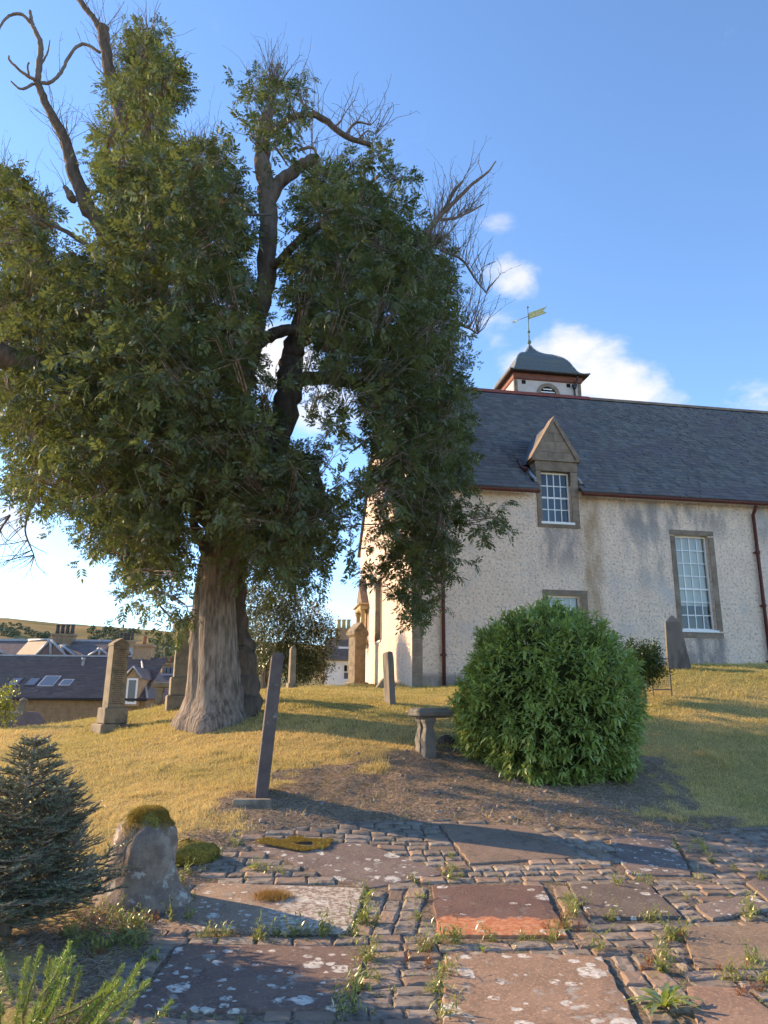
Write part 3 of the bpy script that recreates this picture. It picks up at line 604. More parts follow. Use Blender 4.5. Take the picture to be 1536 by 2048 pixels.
# ------------------------------------------------------------------ paving: setts as parts of the pavement, ledger slabs as things
def frame_at(x, y):
    z = h1(x, y); e = .25; n = Vector((-(h1(x + e, y) - h1(x - e, y)) / (2 * e), -(h1(x, y + e) - h1(x, y - e)) / (2 * e), 1)).normalized(); return z, n
def slabmat(name, c1, c2, lich, lsc=9, mask=None, red=False, pale=None, lc=(.60, .57, .50)):
    wf_ = lambda c: (c[0] * 1.16, c[1] * 1.06, c[2] * .94)
    c1, c2 = wf_(c1), wf_(c2)
    m, t, b, mix, ramp, noise, src, mp = M(name, c1, c2, scale=2.2, rough=.88, spec=.25, bump=(22, .55, .012), col3=tuple(v * .6 for v in c1), scale3=7, lo3=.5, hi3=.75)
    src = mix(ramp(noise(60, 4), .5, .75), src, tuple(min(1, v * 1.6) for v in c2))
    if red:
        sx = N(t, 'ShaderNodeSeparateXYZ'); t.links.new(mp.outputs[0], sx.inputs[0]); ad = N(t, 'ShaderNodeMath', operation='MULTIPLY_ADD'); ad.inputs[1].default_value = .5; t.links.new(noise(4, 5), ad.inputs[0]); t.links.new(sx.outputs['Y'], ad.inputs[2])
        src = mix(ramp(ad.outputs[0], .04, -.03), src, mix(ramp(noise(25, 5), .4, .6), (.42, .15, .07), (.52, .25, .13)))
    if pale:
        sx = N(t, 'ShaderNodeSeparateXYZ'); t.links.new(mp.outputs[0], sx.inputs[0]); ad = N(t, 'ShaderNodeMath', operation='MULTIPLY_ADD'); ad.inputs[1].default_value = .8; t.links.new(noise(5, 6), ad.inputs[0]); t.links.new(sx.outputs['X'], ad.inputs[2])
        src = mix(ramp(ad.outputs[0], .3, .6), src, mix(ramp(noise(30, 6), .42, .58), (.5, .44, .36), (.22, .165, .13)))
    if lich > 0:
        wn = N(t, 'ShaderNodeTexNoise'); wn.inputs['Scale'].default_value = 16; wn.inputs['Detail'].default_value = 3; t.links.new(mp.outputs[0], wn.inputs['Vector'])
        va = N(t, 'ShaderNodeVectorMath', operation='MULTIPLY_ADD'); va.inputs[1].default_value = (.07, .07, .0); t.links.new(wn.outputs['Color'], va.inputs[0]); t.links.new(mp.outputs[0], va.inputs[2])
        mm0 = N(t, 'ShaderNodeMath', operation='MULTIPLY'); mm0.inputs[1].default_value = lich * .75; t.links.new(ramp(noise(6.5, 9), .56, .66), mm0.inputs[0]); src = mix(mm0.outputs[0], src, tuple(v * .62 for v in lc))
        for sc_, th in ((lsc * .8, .44), (lsc * 1.9, .44)):
            vo = N(t, 'ShaderNodeTexVoronoi'); vo.inputs['Scale'].default_value = sc_; vo.inputs['Randomness'].default_value = 1; t.links.new(va.outputs[0], vo.inputs['Vector'])
            cs = N(t, 'ShaderNodeSeparateColor'); t.links.new(vo.outputs['Color'], cs.inputs[0])
            # radius differs from cell to cell
            rr = N(t, 'ShaderNodeMapRange'); rr.inputs[1].default_value = 1 - lich; rr.inputs[2].default_value = 1; rr.inputs[3].default_value = .0; rr.inputs[4].default_value = th; t.links.new(cs.outputs[0], rr.inputs[0])
            df = N(t, 'ShaderNodeMath', operation='SUBTRACT'); t.links.new(rr.outputs[0], df.inputs[0]); t.links.new(vo.outputs['Distance'], df.inputs[1])
            mk = ramp(df.outputs[0], -.03, .05); mm = N(t, 'ShaderNodeMath', operation='MULTIPLY'); t.links.new(mk, mm.inputs[0]); t.links.new(ramp(noise(28, 6), .36, .54), mm.inputs[1])
            src = mix(mm.outputs[0], src, mix(ramp(noise(18, 3), .4, .65), lc, tuple(v * .72 for v in lc)))
    t.links.new(src, b.inputs['Base Color']); return m
SLABS = [  # corner pixels, label, material args
    ([(359, 1888), (736, 1894), (698, 2020), (258, 2020)], 'purple-brown ledger slab with round lichen spots, nearest the young fir', ((.115, .085, .08), (.16, .12, .105), .8, 7)),
    ([(402, 1763), (732, 1777), (697, 1866), (292, 1858)], 'worn ledger slab with pale lichened inscription beside the mossy stone post', ((.2, .155, .125), (.27, .21, .165), .7, 8), dict(pale=True)),
    ([(486, 1688), (728, 1686), (897, 1745), (738, 1777)], 'skewed grey ledger slab with moss patch behind the worn inscribed slab', ((.13, .105, .1), (.18, .15, .14), .8, 6)),
    ([(880, 1648), (1052, 1650), (1165, 1715), (940, 1728)], 'smooth plain brown ledger slab with a bent twig lying on it', ((.155, .125, .105), (.2, .16, .135), 0, 6)),
    ([(862, 1771), (1084, 1772), (1137, 1874), (876, 1874)], 'dark ledger slab flaked to orange-red sandstone along its front', ((.105, .07, .065), (.14, .095, .085), .3, 5), dict(red=True)),
    ([(1137, 1772), (1294, 1768), (1366, 1836), (1180, 1838)], 'plain dark slate-coloured ledger slab right of the orange flaked slab', ((.1, .085, .08), (.135, .115, .105), .3, 9)),
    ([(1219, 1678), (1342, 1671), (1384, 1752), (1257, 1750)], 'lichen-speckled dark ledger slab at the far right of the paving', ((.12, .1, .1), (.165, .14, .135), .8, 8)),
    ([(1389, 1812), (1497, 1795), (1556, 1818), (1423, 1842)], 'small lichened ledger slab near the right edge of the picture', ((.14, .12, .115), (.2, .17, .16), .8, 8)),
    ([(892, 1903), (1206, 1915), (1288, 2070), (880, 2070)], 'brown ledger slab with big white lichen blotches at bottom centre', ((.2, .145, .11), (.26, .19, .145), .95, 5.5)),
    ([(1360, 1855), (1580, 1852), (1610, 1940), (1393, 1940)], 'sandy brown ledger slab, half shaded, right of the square setts', ((.17, .135, .105), (.22, .175, .135), 0, 7)),
    ([(1372, 1972), (1490, 1980), (1600, 2075), (1400, 2075)], 'reddish brown ledger slab in the bottom right corner', ((.2, .14, .11), (.25, .18, .14), .1, 7)),
    ([(1492, 1768), (1575, 1722), (1620, 1790), (1540, 1806)], 'dark ledger slab cut by the right edge of the picture', ((.12, .1, .1), (.16, .14, .13), .2, 7)),
]
slab_polys = []
for i, sd in enumerate(SLABS):
    px, lab, args = sd[:3]; kw = sd[3] if len(sd) > 3 else {}
    P = gpoly(px); c = P.mean(0); slab_polys.append(P); L = P - c; z0, nrm = frame_at(*c)
    # outline with worn, slightly irregular edges
    ol = []
    for a, b_ in zip(L, np.roll(L, -1, 0)):
        n_ = max(4, int(np.linalg.norm(b_ - a) / .09))
        for t_ in np.linspace(0, 1, n_, endpoint=False):
            q = a + (b_ - a) * t_; k = .985 if (t_ == 0) else 1
            ol.append(q * k + R.uniform(-.012, .012, 2))
    ol = np.array(ol); n_ = len(ol); up = .012 + R.uniform(-.003, .003)
    rings = [[(x, y, -.09) for x, y in ol], [(x, y, up - .018) for x, y in ol], [(x * .985, y * .985, up - .003) for x, y in ol]]
    for f in (.85, .6, .35, .12): rings.append([(x * f, y * f, up + .006 * (vn((x * f + c[0]) * 5, (y * f + c[1]) * 5, 31) - .5)) for x, y in ol])
    mb = MB(); mb.loft(rings, False); o = mb.build('ledger_stone', slabmat('ledger_stone', *args, **kw), None)
    o.location = (c[0], c[1], z0); o.rotation_euler = Vector((0, 0, 1)).rotation_difference(nrm).to_euler(); o.rotation_euler.rotate_axis('Z', 0)
    tag(o, lab, 'gravestone', 'ledger slabs laid in the paving')

pave = bpy.data.objects.new('pavement', None); COL.objects.link(pave); pave['kind'] = 'structure'; pave.location = (0, 6, 0)
m_sett = M('sett_stone', (.225, .185, .148), (.31, .26, .21), scale=3, rough=.85, spec=.3, bump=(18, .6, .014), col3=(.12, .098, .08), scale3=8, rand=.25)[0]
m_sett2 = M('sett_stone_warm', (.23, .165, .12), (.29, .21, .155), scale=3, rough=.88, spec=.25, bump=(18, .6, .014), rand=.25)[0]
ZL = [gpoly(p) for p in ([(742, 1783), (862, 1772), (877, 1872), (700, 1872)], [(1088, 1768), (1136, 1768), (1180, 1845), (1140, 1880)], [(1058, 1650), (1219, 1672), (1256, 1752), (1168, 1716)], [(1207, 1915), (1340, 1890), (1400, 2046), (1287, 2046)], [(210, 1935), (290, 1890), (262, 2046), (180, 2046)])]
SP_ALL = slab_polys
def blocked(x, y, g=.012):
    b_ = np.zeros(np.shape(x), bool)
    for P in SP_ALL: b_ |= pdist(x, y, P) < g
    return b_
def stone_mesh(w_, d_, h_=.1):
    mb = MB(); j = lambda s_: R.uniform(-s_, s_)
    def ring(f, z_): return [(sx * (w_ / 2 - f) + j(.006), sy * (d_ / 2 - f) + j(.006), z_ + j(.004)) for sx, sy in ((-1, -1), (-.3, -1), (.35, -1), (1, -1), (1, 0), (1, 1), (.3, 1), (-.35, 1), (-1, 1), (-1, 0))]
    mb.loft([ring(0, -h_), ring(0, -.016), ring(.009, -.003), ring(.022, .002)], False); return mb
setts = []
def fill(ang, x0, x1, y0, y1, rd, lmin, lmax, inside):
    ca, sa = math.cos(ang), math.sin(ang); y = y0
    while y < y1:
        d = rd * R.uniform(.88, 1.15); xs = np.arange(x0, x1, .01); ym = y + d / 2
        ok = np.ones(len(xs), bool)
        for yy in (y + d * .35, y + d * .65):
            gxx = xs * ca - yy * sa; gyy = xs * sa + yy * ca; ok &= inside(gxx, gyy) & ~blocked(gxx, gyy)
        i = 0
        while i < len(xs):
            if not ok[i]: i += 1; continue
            j_ = i
            while j_ < len(xs) and ok[j_]: j_ += 1
            a, b_ = xs[i], xs[j_ - 1]; Lr = b_ - a
            if Lr > .045:
                n_ = max(1, int(round(Lr / R.uniform(lmin, lmax)))); cu = np.linspace(a, b_, n_ + 1); cu[1:-1] += R.uniform(-.035, .035, n_ - 1)
                for p, q in zip(cu, cu[1:]):
                    xm = (p + q) / 2; setts.append((xm * ca - ym * sa, xm * sa + ym * ca, ang + R.uniform(-.035, .035), max(.05, q - p - R.uniform(.003, .012)), d - R.uniform(.003, .013)))
            i = j_
        y += d
inz = lambda x, y: np.any([inpoly(x, y, P) for P in ZL], axis=0)
fill(0.05, -3.5, 7.2, 3.0, 9.4, .15, .17, .28, lambda x, y: inpoly(x, y, PAVE) & ~inz(x, y))
for P in ZL:
    e = P[3] - P[0]; e = e if abs(e[1]) > abs((P[1] - P[0])[1]) else P[1] - P[0]; an = math.atan2(e[1], e[0]) % math.pi
    ca, sa = math.cos(an), math.sin(an); Q = np.stack([P[:, 0] * ca + P[:, 1] * sa, -P[:, 0] * sa + P[:, 1] * ca], 1)
    fill(an, Q[:, 0].min(), Q[:, 0].max(), Q[:, 1].min(), Q[:, 1].max(), .15, .2, .32, lambda x, y, P=P: inpoly(x, y, P) & inpoly(x, y, PAVE))
setts = [s_ for s_ in setts if abs(s_[0]) < .56 * s_[1] + 2.4]
setts.sort(key=lambda s_: s_[1] + 100 * (abs(s_[0]) > .52 * s_[1] + .1 or s_[1] < 3.9))
pool = {}
rest = MB()
for k, (x, y, a, wd, d) in enumerate(setts):
    if k % 1 == 0: key = (round(wd / .03), round(d / .02), R.randint(3))
    z0, nrm = frame_at(x, y); dz = R.uniform(-.008, .004)
    rot = Vector((0, 0, 1)).rotation_difference((nrm + Vector((R.uniform(-.025, .025), R.uniform(-.025, .025), 0))).normalized()).to_matrix().to_4x4()
    mw = Matrix.Translation((x, y, z0 + dz)) @ rot @ Matrix.Rotation(a, 4, 'Z')
    if k < 300:
        if key not in pool:
            tmp = stone_mesh(key[0] * .03, key[1] * .02); me = bpy.data.meshes.new('sett'); me.from_pydata(tmp.v, [], tmp.f); me.polygons.foreach_set('use_smooth', tmp.sm); me.materials.append(m_sett if R.rand() < .7 else m_sett2); pool[key] = me
        o = link('sett', pool[key], None, pave); o.matrix_world = mw; o.matrix_parent_inverse = Matrix.Translation((0, -6, 0)); o.scale = (wd / (key[0] * .03), d / (key[1] * .02), 1)
    else:
        tmp = stone_mesh(wd, d); rest.add([mw @ Vector(v) for v in tmp.v], tmp.f, True)
print('setts', len(setts))
if rest.v:
    o = rest.build('far_setts', m_sett, pave, kind='stuff'); o.matrix_parent_inverse = Matrix.Translation((0, -6, 0))

# ------------------------------------------------------------------ churchyard stones
m_grave = M('grave_sandstone', (.28, .23, .165), (.2, .165, .12), scale=4, rough=.9, bump=(45, .3, .008), col3=(.11, .1, .085), scale3=2, lo3=.5, hi3=.7)[0]
m_gravedk = M('dark_gravestone', (.085, .066, .064), (.125, .1, .09), scale=4, rough=.85, bump=(30, .6, .012), col3=(.22, .2, .17), scale3=9, lo3=.58, hi3=.7)[0]
m_gravegr = M('grey_gravestone', (.15, .135, .125), (.2, .18, .16), scale=3, rough=.9, bump=(40, .3, .008), col3=(.09, .08, .08), scale3=2.5, stretch=(1, 1, .4))[0]
m_mossy = M('mossy_stone', (.2, .165, .14), (.36, .32, .27), scale=7, rough=.95, bump=(25, .7, .02), col3=(.09, .07, .06), scale3=4, lo=.5, hi=.62)
def gpos(px, py): p = hit(px, py); return np.array([p[0], p[1], h1(p[0], p[1])])
# tall inscribed pedestal stone
p = gpos(222, 1460); k = 15.5 / 1479.
g = empty('inscribed_headstone', p, 'tall square inscribed gravestone with gabled top on a stepped base', 'gravestone', rad(38))
MB().box((-.31, -.31, -.2), (.31, .31, .12), .02).build('plinth', m_grave, g)
MB().box((-.235, -.235, .123), (.235, .235, .44), .02).build('base_block', m_grave, g)
mb = MB(); mb.loft([[(sx * h_, sy * h_, z_) for sx, sy in ((-1, -1), (1, -1), (1, 1), (-1, 1))] for h_, z_ in ((.17, .443), (.16, 1.68))], False); mb.build('shaft', m_grave, g)
MB().prism([(-.17, 1.683), (.17, 1.683), (.17, 1.73), (0, 1.84), (-.17, 1.73)], 'y', -.17, .17).build('gabled_cap', m_grave, g)
m_ins = M('inscription', (.1, .08, .06), rough=.95)[0]; mb = MB()
for kk in range(26):
    z_ = 1.6 - kk * .041 - (kk > 8) * .06; wv = R.uniform(.05, .13); x = -wv; hfw = .16 + (1.68 - z_) / 1.24 * .01
    while x < wv:
        l = R.uniform(.012, .04); mb.box((x, -hfw - .003, z_), (min(x + l, wv), -hfw + .004, z_ + .02)); x += l + .01
mb.build('inscription', m_ins, g, kind='stuff')
# corniced gravestone behind the tree
p = gpos(372, 1418)
p = at(368, 1418, 17.0); p[2] = h1(p[0], p[1])
g = empty('corniced_headstone', p, 'tall weathered gravestone with cornice half hidden behind the big tree trunk', 'gravestone', rad(20))
MB().box((-.4, -.3, -.2), (.4, .3, .22), .02).build('plinth', m_grave, g)
MB().box((-.34, -.24, .223), (.34, .24, .62), .02).build('base_block', m_grave, g)
MB().box((-.28, -.18, .623), (.28, .18, 1.62)).build('shaft', m_grave, g)
mb = MB(); mb.loft([[(sx * (.28 + o_), sy * (.18 + o_), z_) for sx, sy in ((-1, -1), (1, -1), (1, 1), (-1, 1))] for o_, z_ in ((0, 1.62), (.08, 1.7), (.08, 1.82), (.02, 1.9))], False); mb.build('cornice', m_grave, g)
# slim pillar
p = at(583, 1376, 21.0); p[2] = h1(p[0], p[1])
g = empty('grave_pillar', p, 'slim pale pillar gravestone on a block, left of the white cottage', 'gravestone', rad(25))
MB().box((-.13, -.13, -.1), (.13, .13, .16), .015).build('base_block', m_grave, g)
mb = MB(); mb.loft([[(sx * h_, sy * h_, z_) for sx, sy in ((-1, -1), (1, -1), (1, 1), (-1, 1))] for h_, z_ in ((.085, .163), (.075, 1.08), (.03, 1.16))], False); mb.build('shaft', m_grave, g)
# leaning dark headstone, seen edge-on
p = gpos(522, 1604)
g = empty('leaning_headstone', p, 'thin dark leaning headstone seen edge-on beside the paving', 'gravestone', rad(10), tilt=(rad(-1), rad(4.3)))
mb = MB(); mb.prism([(-.072, -.2), (.072, -.2), (.072, 1.67), (.05, 1.71), (-.05, 1.71), (-.072, 1.68)], 'y', -.02, .62); mb.build('slab', m_gravedk, g)
o = MB().box((-.3, -.12, -.06), (.14, .02, .045), .015).build('footing_stone', m_grave); o.location = p + np.array([0, -.1, 0]); o.rotation_euler = (0, 0, rad(4)); tag(o, 'flat narrow stone lying at the foot of the leaning dark headstone', 'stone')
# upright thin slab near the church
p = gpos(785, 1411)
g = empty('thin_headstone', p, 'thin grey-green headstone seen edge-on, standing on the grass before the church', 'gravestone', rad(11), tilt=(0, rad(-3)))
MB().prism([(-.055, -.2), (.065, -.2), (.065, .95), (.045, 1.07), (-.03, 1.09), (-.055, 1.05)], 'y', -.02, .55).build('slab', m_gravegr, g)
# obelisk at the right
p = at(1356, 1337, 18.4); p[2] = h1(p[0], p[1])
g = empty('obelisk_gravestone', p, 'grey tapering obelisk gravestone in front of the tall church window', 'gravestone', rad(-14))
mb = MB(); mb.loft([[(sx * a_ + off_, sy * a_ * .7, z_) for sx, sy in ((-1, -1), (1, -1), (1, 1), (-1, 1))] for a_, off_, z_ in ((.28, .03, -.25), (.17, -.04, 1.12), (.01, -.04, 1.29))], False); mb.build('shaft', m_gravegr, g)
# pillar monument against the gable
p = at(713, 1376, 29.0); p[2] = 1.9
g = empty('pedimented_monument', p, 'tall brown pillar monument with small pediment, beside the church gable', 'gravestone', rad(33))
MB().box((-.34, -.34, -.4), (.34, .34, .42), .03).build('base_block', m_grave, g)
MB().box((-.24, -.24, .423), (.24, .24, 2.1)).build('shaft', m_grave, g)
MB().loft([[(sx * a_, sy * a_, z_) for sx, sy in ((-1, -1), (1, -1), (1, 1), (-1, 1))] for a_, z_ in ((.24, 2.1), (.32, 2.2), (.32, 2.32))], False).build('cornice', m_grave, g)
MB().prism([(-.32, 2.323), (.32, 2.323), (0, 2.68)], 'y', -.3, .3).build('pediment', m_grave, g)
# broken stones at the foot of the gable
for pxx, pyy, hh, lab in ((762, 1377, .33, 'small wedge-shaped broken stone leaning at the foot of the church gable'), (795, 1377, .18, 'low dark block of stone at the church corner, behind the thin headstone')):
    p = at(pxx, pyy, 21.5); p[2] = h1(p[0], p[1]) - .03
    mb = MB(); mb.prism([(-.2, 0), (.13, 0), (.13, hh), (.05, hh)] if hh > .2 else [(-.1, 0), (.1, 0), (.09, hh - .04), (.04, hh), (-.1, hh)], 'y', -.12, .12); o = mb.build('broken_stone', m_grave); o.location = p; o.rotation_euler = (0, 0, .2); tag(o, lab, 'stone')

def table_tomb(name, p, rz, L_, lab, mat, cat='table tomb'):
    g = empty(name, p, lab, cat, rz)
    prof = [(0, .0), (.02, .0), (.05, .03), (.05, .07), (.02, .12), (0, .14)]
    mb = MB(); W_ = .36
    mb.loft([[(x, y, z_) for x, y in ((-i, -W_ / 2 - i), (L_ + i, -W_ / 2 - i), (L_ + i, W_ / 2 + i), (-i, W_ / 2 + i))] for i, z_ in ((.0, .53), (.05, .56), (.055, .62), (.03, .66), (0, .67))], False); mb.build('top_slab', mat, g)
    bp = [(.11, -.25), (.11, .05), (.10, .1), (.115, .2), (.095, .3), (.07, .38), (.085, .44), (.11, .48), (.11, .528)]
    for x in (.14, L_ - .14):
        for y in (-.11, .11):
            mb = MB(); mb.loft([[(x + sx * r_ * .8, y + sy * r_ * .8, z_) for sx, sy in ((-1, -1), (1, -1), (1, 1), (-1, 1))] for r_, z_ in bp], False); mb.build('baluster_leg', mat, g)
    return g
m_tomb = M('tomb_stone', (.16, .145, .125), (.21, .19, .165), scale=5, rough=.9, bump=(35, .4, .008), col3=(.24, .19, .09), scale3=3, lo3=.6, hi3=.75)[0]
p = gpos(850, 1509); p[0] -= .12
table_tomb('table_tomb', p, rad(20), 1.5, 'low grey stone table tomb with baluster legs, partly hidden by the round shrub', m_tomb)
p = at(306, 1416, 19.0); p[2] = h1(p[0], p[1])
table_tomb('table_tomb', p, rad(8), 1.2, 'small weathered table tomb on the grass between inscribed gravestone and tree', m_grave)
# lump of stone under the table tomb
def rock(name, p, s, mat, lab, cat, seed, rz=0, prof=None):
    rs = np.random.RandomState(seed); n_ = 20; rings = []
    for i, (r_, z_) in enumerate(prof or [(.9, -.2), (1, .1), (.95, .45), (.75, .75), (.4, .93), (.02, 1.0)]):
        rings.append([(s[0] * r_ * math.cos(a) * (1 + .3 * (vn(3 + 2 * math.cos(a) + seed, 3 + 2 * math.sin(a) + z_ * 2, seed) - .5)), s[1] * r_ * math.sin(a) * (1 + .3 * (vn(9 + 2 * math.cos(a), 5 + 2 * math.sin(a) + z_ * 2, seed + 1) - .5)), s[2] * z_ + .04 * s[2] * rs.randn()) for a in np.linspace(0, 2 * math.pi, n_, endpoint=False)])
    mb = MB(); mb.loft(rings, True); o = mb.build(name, mat); o.location = p; o.rotation_euler = (0, 0, rz)
    if lab: tag(o, lab, cat)
    return o
p = gpos(893, 1488); rock('rubble_stone', p, (.13, .1, .13), m_gravedk, 'dark lump of stone lying beneath the grey table tomb', 'stone', 5)
# mossy stone post
def mossmat(zt, amt=.25):
    m, t, b, mix, ramp, noise, src, mp = M('lichened_post', (.30, .235, .18), (.17, .125, .1), scale=6, rough=.95, bump=(28, .7, .02), col3=(.4, .37, .32), scale3=7, lo3=.56, hi3=.64)
    sx = N(t, 'ShaderNodeSeparateXYZ'); t.links.new(mp.outputs[0], sx.inputs[0]); ad = N(t, 'ShaderNodeMath', operation='MULTIPLY_ADD'); ad.inputs[1].default_value = amt; t.links.new(noise(9, 5), ad.inputs[0]); t.links.new(sx.outputs['Z'], ad.inputs[2])
    c = mix(ramp(ad.outputs[0], zt, zt + .05), src, mix(ramp(noise(50, 4), .35, .65), (.10, .075, .012), (.24, .18, .03))); t.links.new(c, b.inputs['Base Color']); return m
p = gpos(285, 1798); m_post = mossmat(.66, .22)
PRO = [(.38, -.12), (.37, .0), (.345, .05), (.29, .1), (.265, .18), (.258, .3), (.25, .42), (.235, .5), (.2, .555), (.165, .58), (.15, .62), (.125, .655), (.08, .675), (.01, .68)]
n_ = 28; rings = []
for r_, z_ in PRO: rings.append([((r_ + .09 * (vn(5 + 2.2 * math.cos(a), 5 + 2.2 * math.sin(a) + z_ * 4, 41) - .5) + .05 * (vn(9 + 7 * math.cos(a), 9 + 7 * math.sin(a) + z_ * 14, 42) - .5)) * math.cos(a), (r_ + .09 * (vn(5 + 2.2 * math.cos(a), 5 + 2.2 * math.sin(a) + z_ * 4, 41) - .5) + .05 * (vn(9 + 7 * math.cos(a), 9 + 7 * math.sin(a) + z_ * 14, 42) - .5)) * math.sin(a), z_) for a in np.linspace(0, 2 * math.pi, n_, endpoint=False)])
post = empty('stone_post', p, 'stubby bell-shaped stone post capped with golden moss, beside the spruce', 'stone post')
MB().loft(rings, True).build('post_body', m_post, post)
MOSS_AT = [(p + np.array([0, 0, 0]), PRO)]
q = gpos(378, 1722); rock('mossy_rock', q, (.27, .16, .17), mossmat(.05, .2), 'low mossy rock just behind the stone post', 'rock', 12, .3)
q = gpos(440, 1700)
# wire panel by the dark shrub
p = at(1322, 1372, 16.0); p[2] = h1(p[0], p[1])
g = empty('wire_panel', p, 'thin metal-framed wire panel standing beside the small dark shrub', 'panel', rad(-10))
mb = MB(); mb.box((-.18, -.012, .0), (-.155, .012, .78)); mb.box((.19, -.012, 0), (.215, .012, .78)); mb.box((-.154, -.012, .755), (.189, .012, .78)); mb.box((-.154, -.012, .12), (.189, .012, .145)); mb.build('frame', m_gravegr, g)
mb = MB()
for k_ in range(1, 9): mb.box((-.18 + k_ * .042, -.004, .145), (-.176 + k_ * .042, .004, .755))
for k_ in range(1, 14): mb.box((-.154, -.003, .145 + k_ * .043), (.189, .003, .149 + k_ * .043))
mb.build('mesh', m_gravegr, g)

# ------------------------------------------------------------------ vegetation helpers
def frames(D, up=None, rs=R):
    """rotation matrices whose x axis is D and whose z axis leans to up"""
    D = D / (np.linalg.norm(D, axis=1)[:, None] + 1e-9); U_ = np.tile([0, 0, 1.], (len(D), 1)) if up is None else up
    Y_ = np.cross(U_, D); Y_ /= np.linalg.norm(Y_, axis=1)[:, None] + 1e-9; Z_ = np.cross(D, Y_); return np.stack([D, Y_, Z_], 2)
def instance(TV, TF, P, Rm, sc):
    n_, k = len(P), len(TV); V = np.einsum('nij,kj->nki', Rm, TV) * np.asarray(sc).reshape(-1, 1, 1) + P[:, None]
    Fc = TF[None] + (np.arange(n_) * k)[:, None, None]; return V.reshape(-1, 3), Fc.reshape(-1, TF.shape[1])
def unit(v): return v / (np.linalg.norm(v, axis=-1, keepdims=True) + 1e-9)
def rdirs(n, rs): return unit(rs.randn(n, 3))
def compound(pairs=3, L=.18, ll=.092, lw=.035, droop=.22):
    V = []; Fs = []
    def leaflet(b_, d, nrm):
        d = d / np.linalg.norm(d); s_ = np.cross(nrm, d); s_ /= np.linalg.norm(s_); k = len(V)
        V.extend([b_, b_ + d * ll * .45 + s_ * lw / 2 - nrm * .004, b_ + d * ll - nrm * ll * .15, b_ + d * ll * .45 - s_ * lw / 2 - nrm * .004]); Fs.append((k, k + 1, k + 2, k + 3))
    for i in range(pairs):
        t_ = .3 + .65 * i / pairs; b_ = np.array([L * t_, 0, -droop * L * t_ * t_])
        for s_ in (-1, 1): leaflet(b_, np.array([.55, s_ * .8, -.2]), np.array([0, 0, 1.]))
    leaflet(np.array([L, 0, -droop * L]), np.array([1, 0, -.6]), np.array([.5, 0, 1.]))
    V.append(np.array([0, .003, 0])); V.append(np.array([0, -.003, 0])); V.append(np.array([L, 0, -droop * L])); k = len(V); Fs.append((k - 3, k - 2, k - 1, k - 1))
    return np.array(V), np.array(Fs)
def sticks(P0, P1, r0, r1, n=3):
    """many thin tapered twigs"""
    D = P1 - P0; Rm = frames(D, np.tile([.3, .2, 1.], (len(D), 1))); L = np.linalg.norm(D, axis=1); a = np.arange(n) * 2 * math.pi / n
    ring = np.stack([np.zeros(n), np.cos(a), np.sin(a)], 1)
    A = np.einsum('nij,kj->nki', Rm, ring) * r0[:, None, None] + P0[:, None]; B = np.einsum('nij,kj->nki', Rm, ring) * r1[:, None, None] + P1[:, None]
    V = np.concatenate([A, B], 1).reshape(-1, 3); f = np.array([(i, (i + 1) % n, n + (i + 1) % n, n + i) for i in range(n)])
    return V, (f[None] + (np.arange(len(D)) * 2 * n)[:, None, None]).reshape(-1, 4)

# ------------------------------------------------------------------ the big ash tree
m_bark = M('ash_bark', (.33, .27, .225), (.13, .102, .085), scale=15, rough=.95, spec=.1, stretch=(1, 1, .16), bump=(15, 1.0, .06), col3=(.27, .235, .2), scale3=3, lo3=.5, hi3=.75)[0]
m_limb = M('limb_bark', (.15, .118, .095), (.09, .07, .057), scale=9, rough=.95, spec=.1, stretch=(1, 1, .3), bump=(30, .9, .03))[0]
m_deadbark = M('dead_bark', (.2, .155, .125), (.13, .10, .08), scale=6, rough=.9, stretch=(1, 1, .4), bump=(25, .5, .01))[0]
TY = 14.2; tb = at(428, 1444, TY); tb[2] = h1(tb[0], tb[1])
tree = empty('ash_tree', tb, 'huge old ash tree with thick trunk, dense crown and bare dead tips', 'tree')
def tl(o): o.matrix_parent_inverse = Matrix.Translation(-Vector(tb)); return o
RT = np.random.RandomState(11)
# trunk with root flare and two fused stems
SEC = [(1452, 424, 92), (1440, 426, 82), (1420, 430, 70), (1395, 431, 60), (1360, 430, 53), (1320, 429, 49), (1270, 428, 46), (1200, 428, 42), (1140, 436, 41), (1090, 445, 41), (1040, 455, 42), (990, 463, 38), (940, 470, 32)]
rings = []; NA = 56
for i, (py, cx, hw) in enumerate(SEC):
    c = at(cx, py, TY); r_ = hw * .97 * TY / F; fl_ = max(0, (py - 1330) / 115.)
    ring = []
    for a in np.linspace(0, 2 * math.pi, NA, endpoint=False):
        lob = max(0, math.cos(2.5 * a + .6)) ** 2 * .42 + max(0, math.cos(3.5 * a + 2.1)) ** 3 * .3
        rr_ = r_ * (1 - .10 * fl_ + fl_ * fl_ * lob * .42 + .07 * (vn(5 + 1.7 * math.cos(a), 5 + 1.7 * math.sin(a) + i * .33, 51) - .5) * 2 + .03 * (vn(5 + 6 * math.cos(a), 5 + 6 * math.sin(a) + i * .15, 52) - .5) * 2)
        fold = .09 * math.exp(-((a - 4.05) / .13) ** 2) * (1 - .0 * i)      # crease between the stems, front
        rr_ *= 1 - fold
        q = c + np.array([math.cos(a) * rr_, math.sin(a) * rr_ * .95, 0]); ring.append(q)
    rings.append(ring)
rr = [rings[0]]
mb = MB(); mb.loft([[(x, y, z - (.25 if k == 0 else 0)) for x, y, z in r_] for k, r_ in enumerate(rings)], True); tl(mb.build('trunk', m_bark, tree))
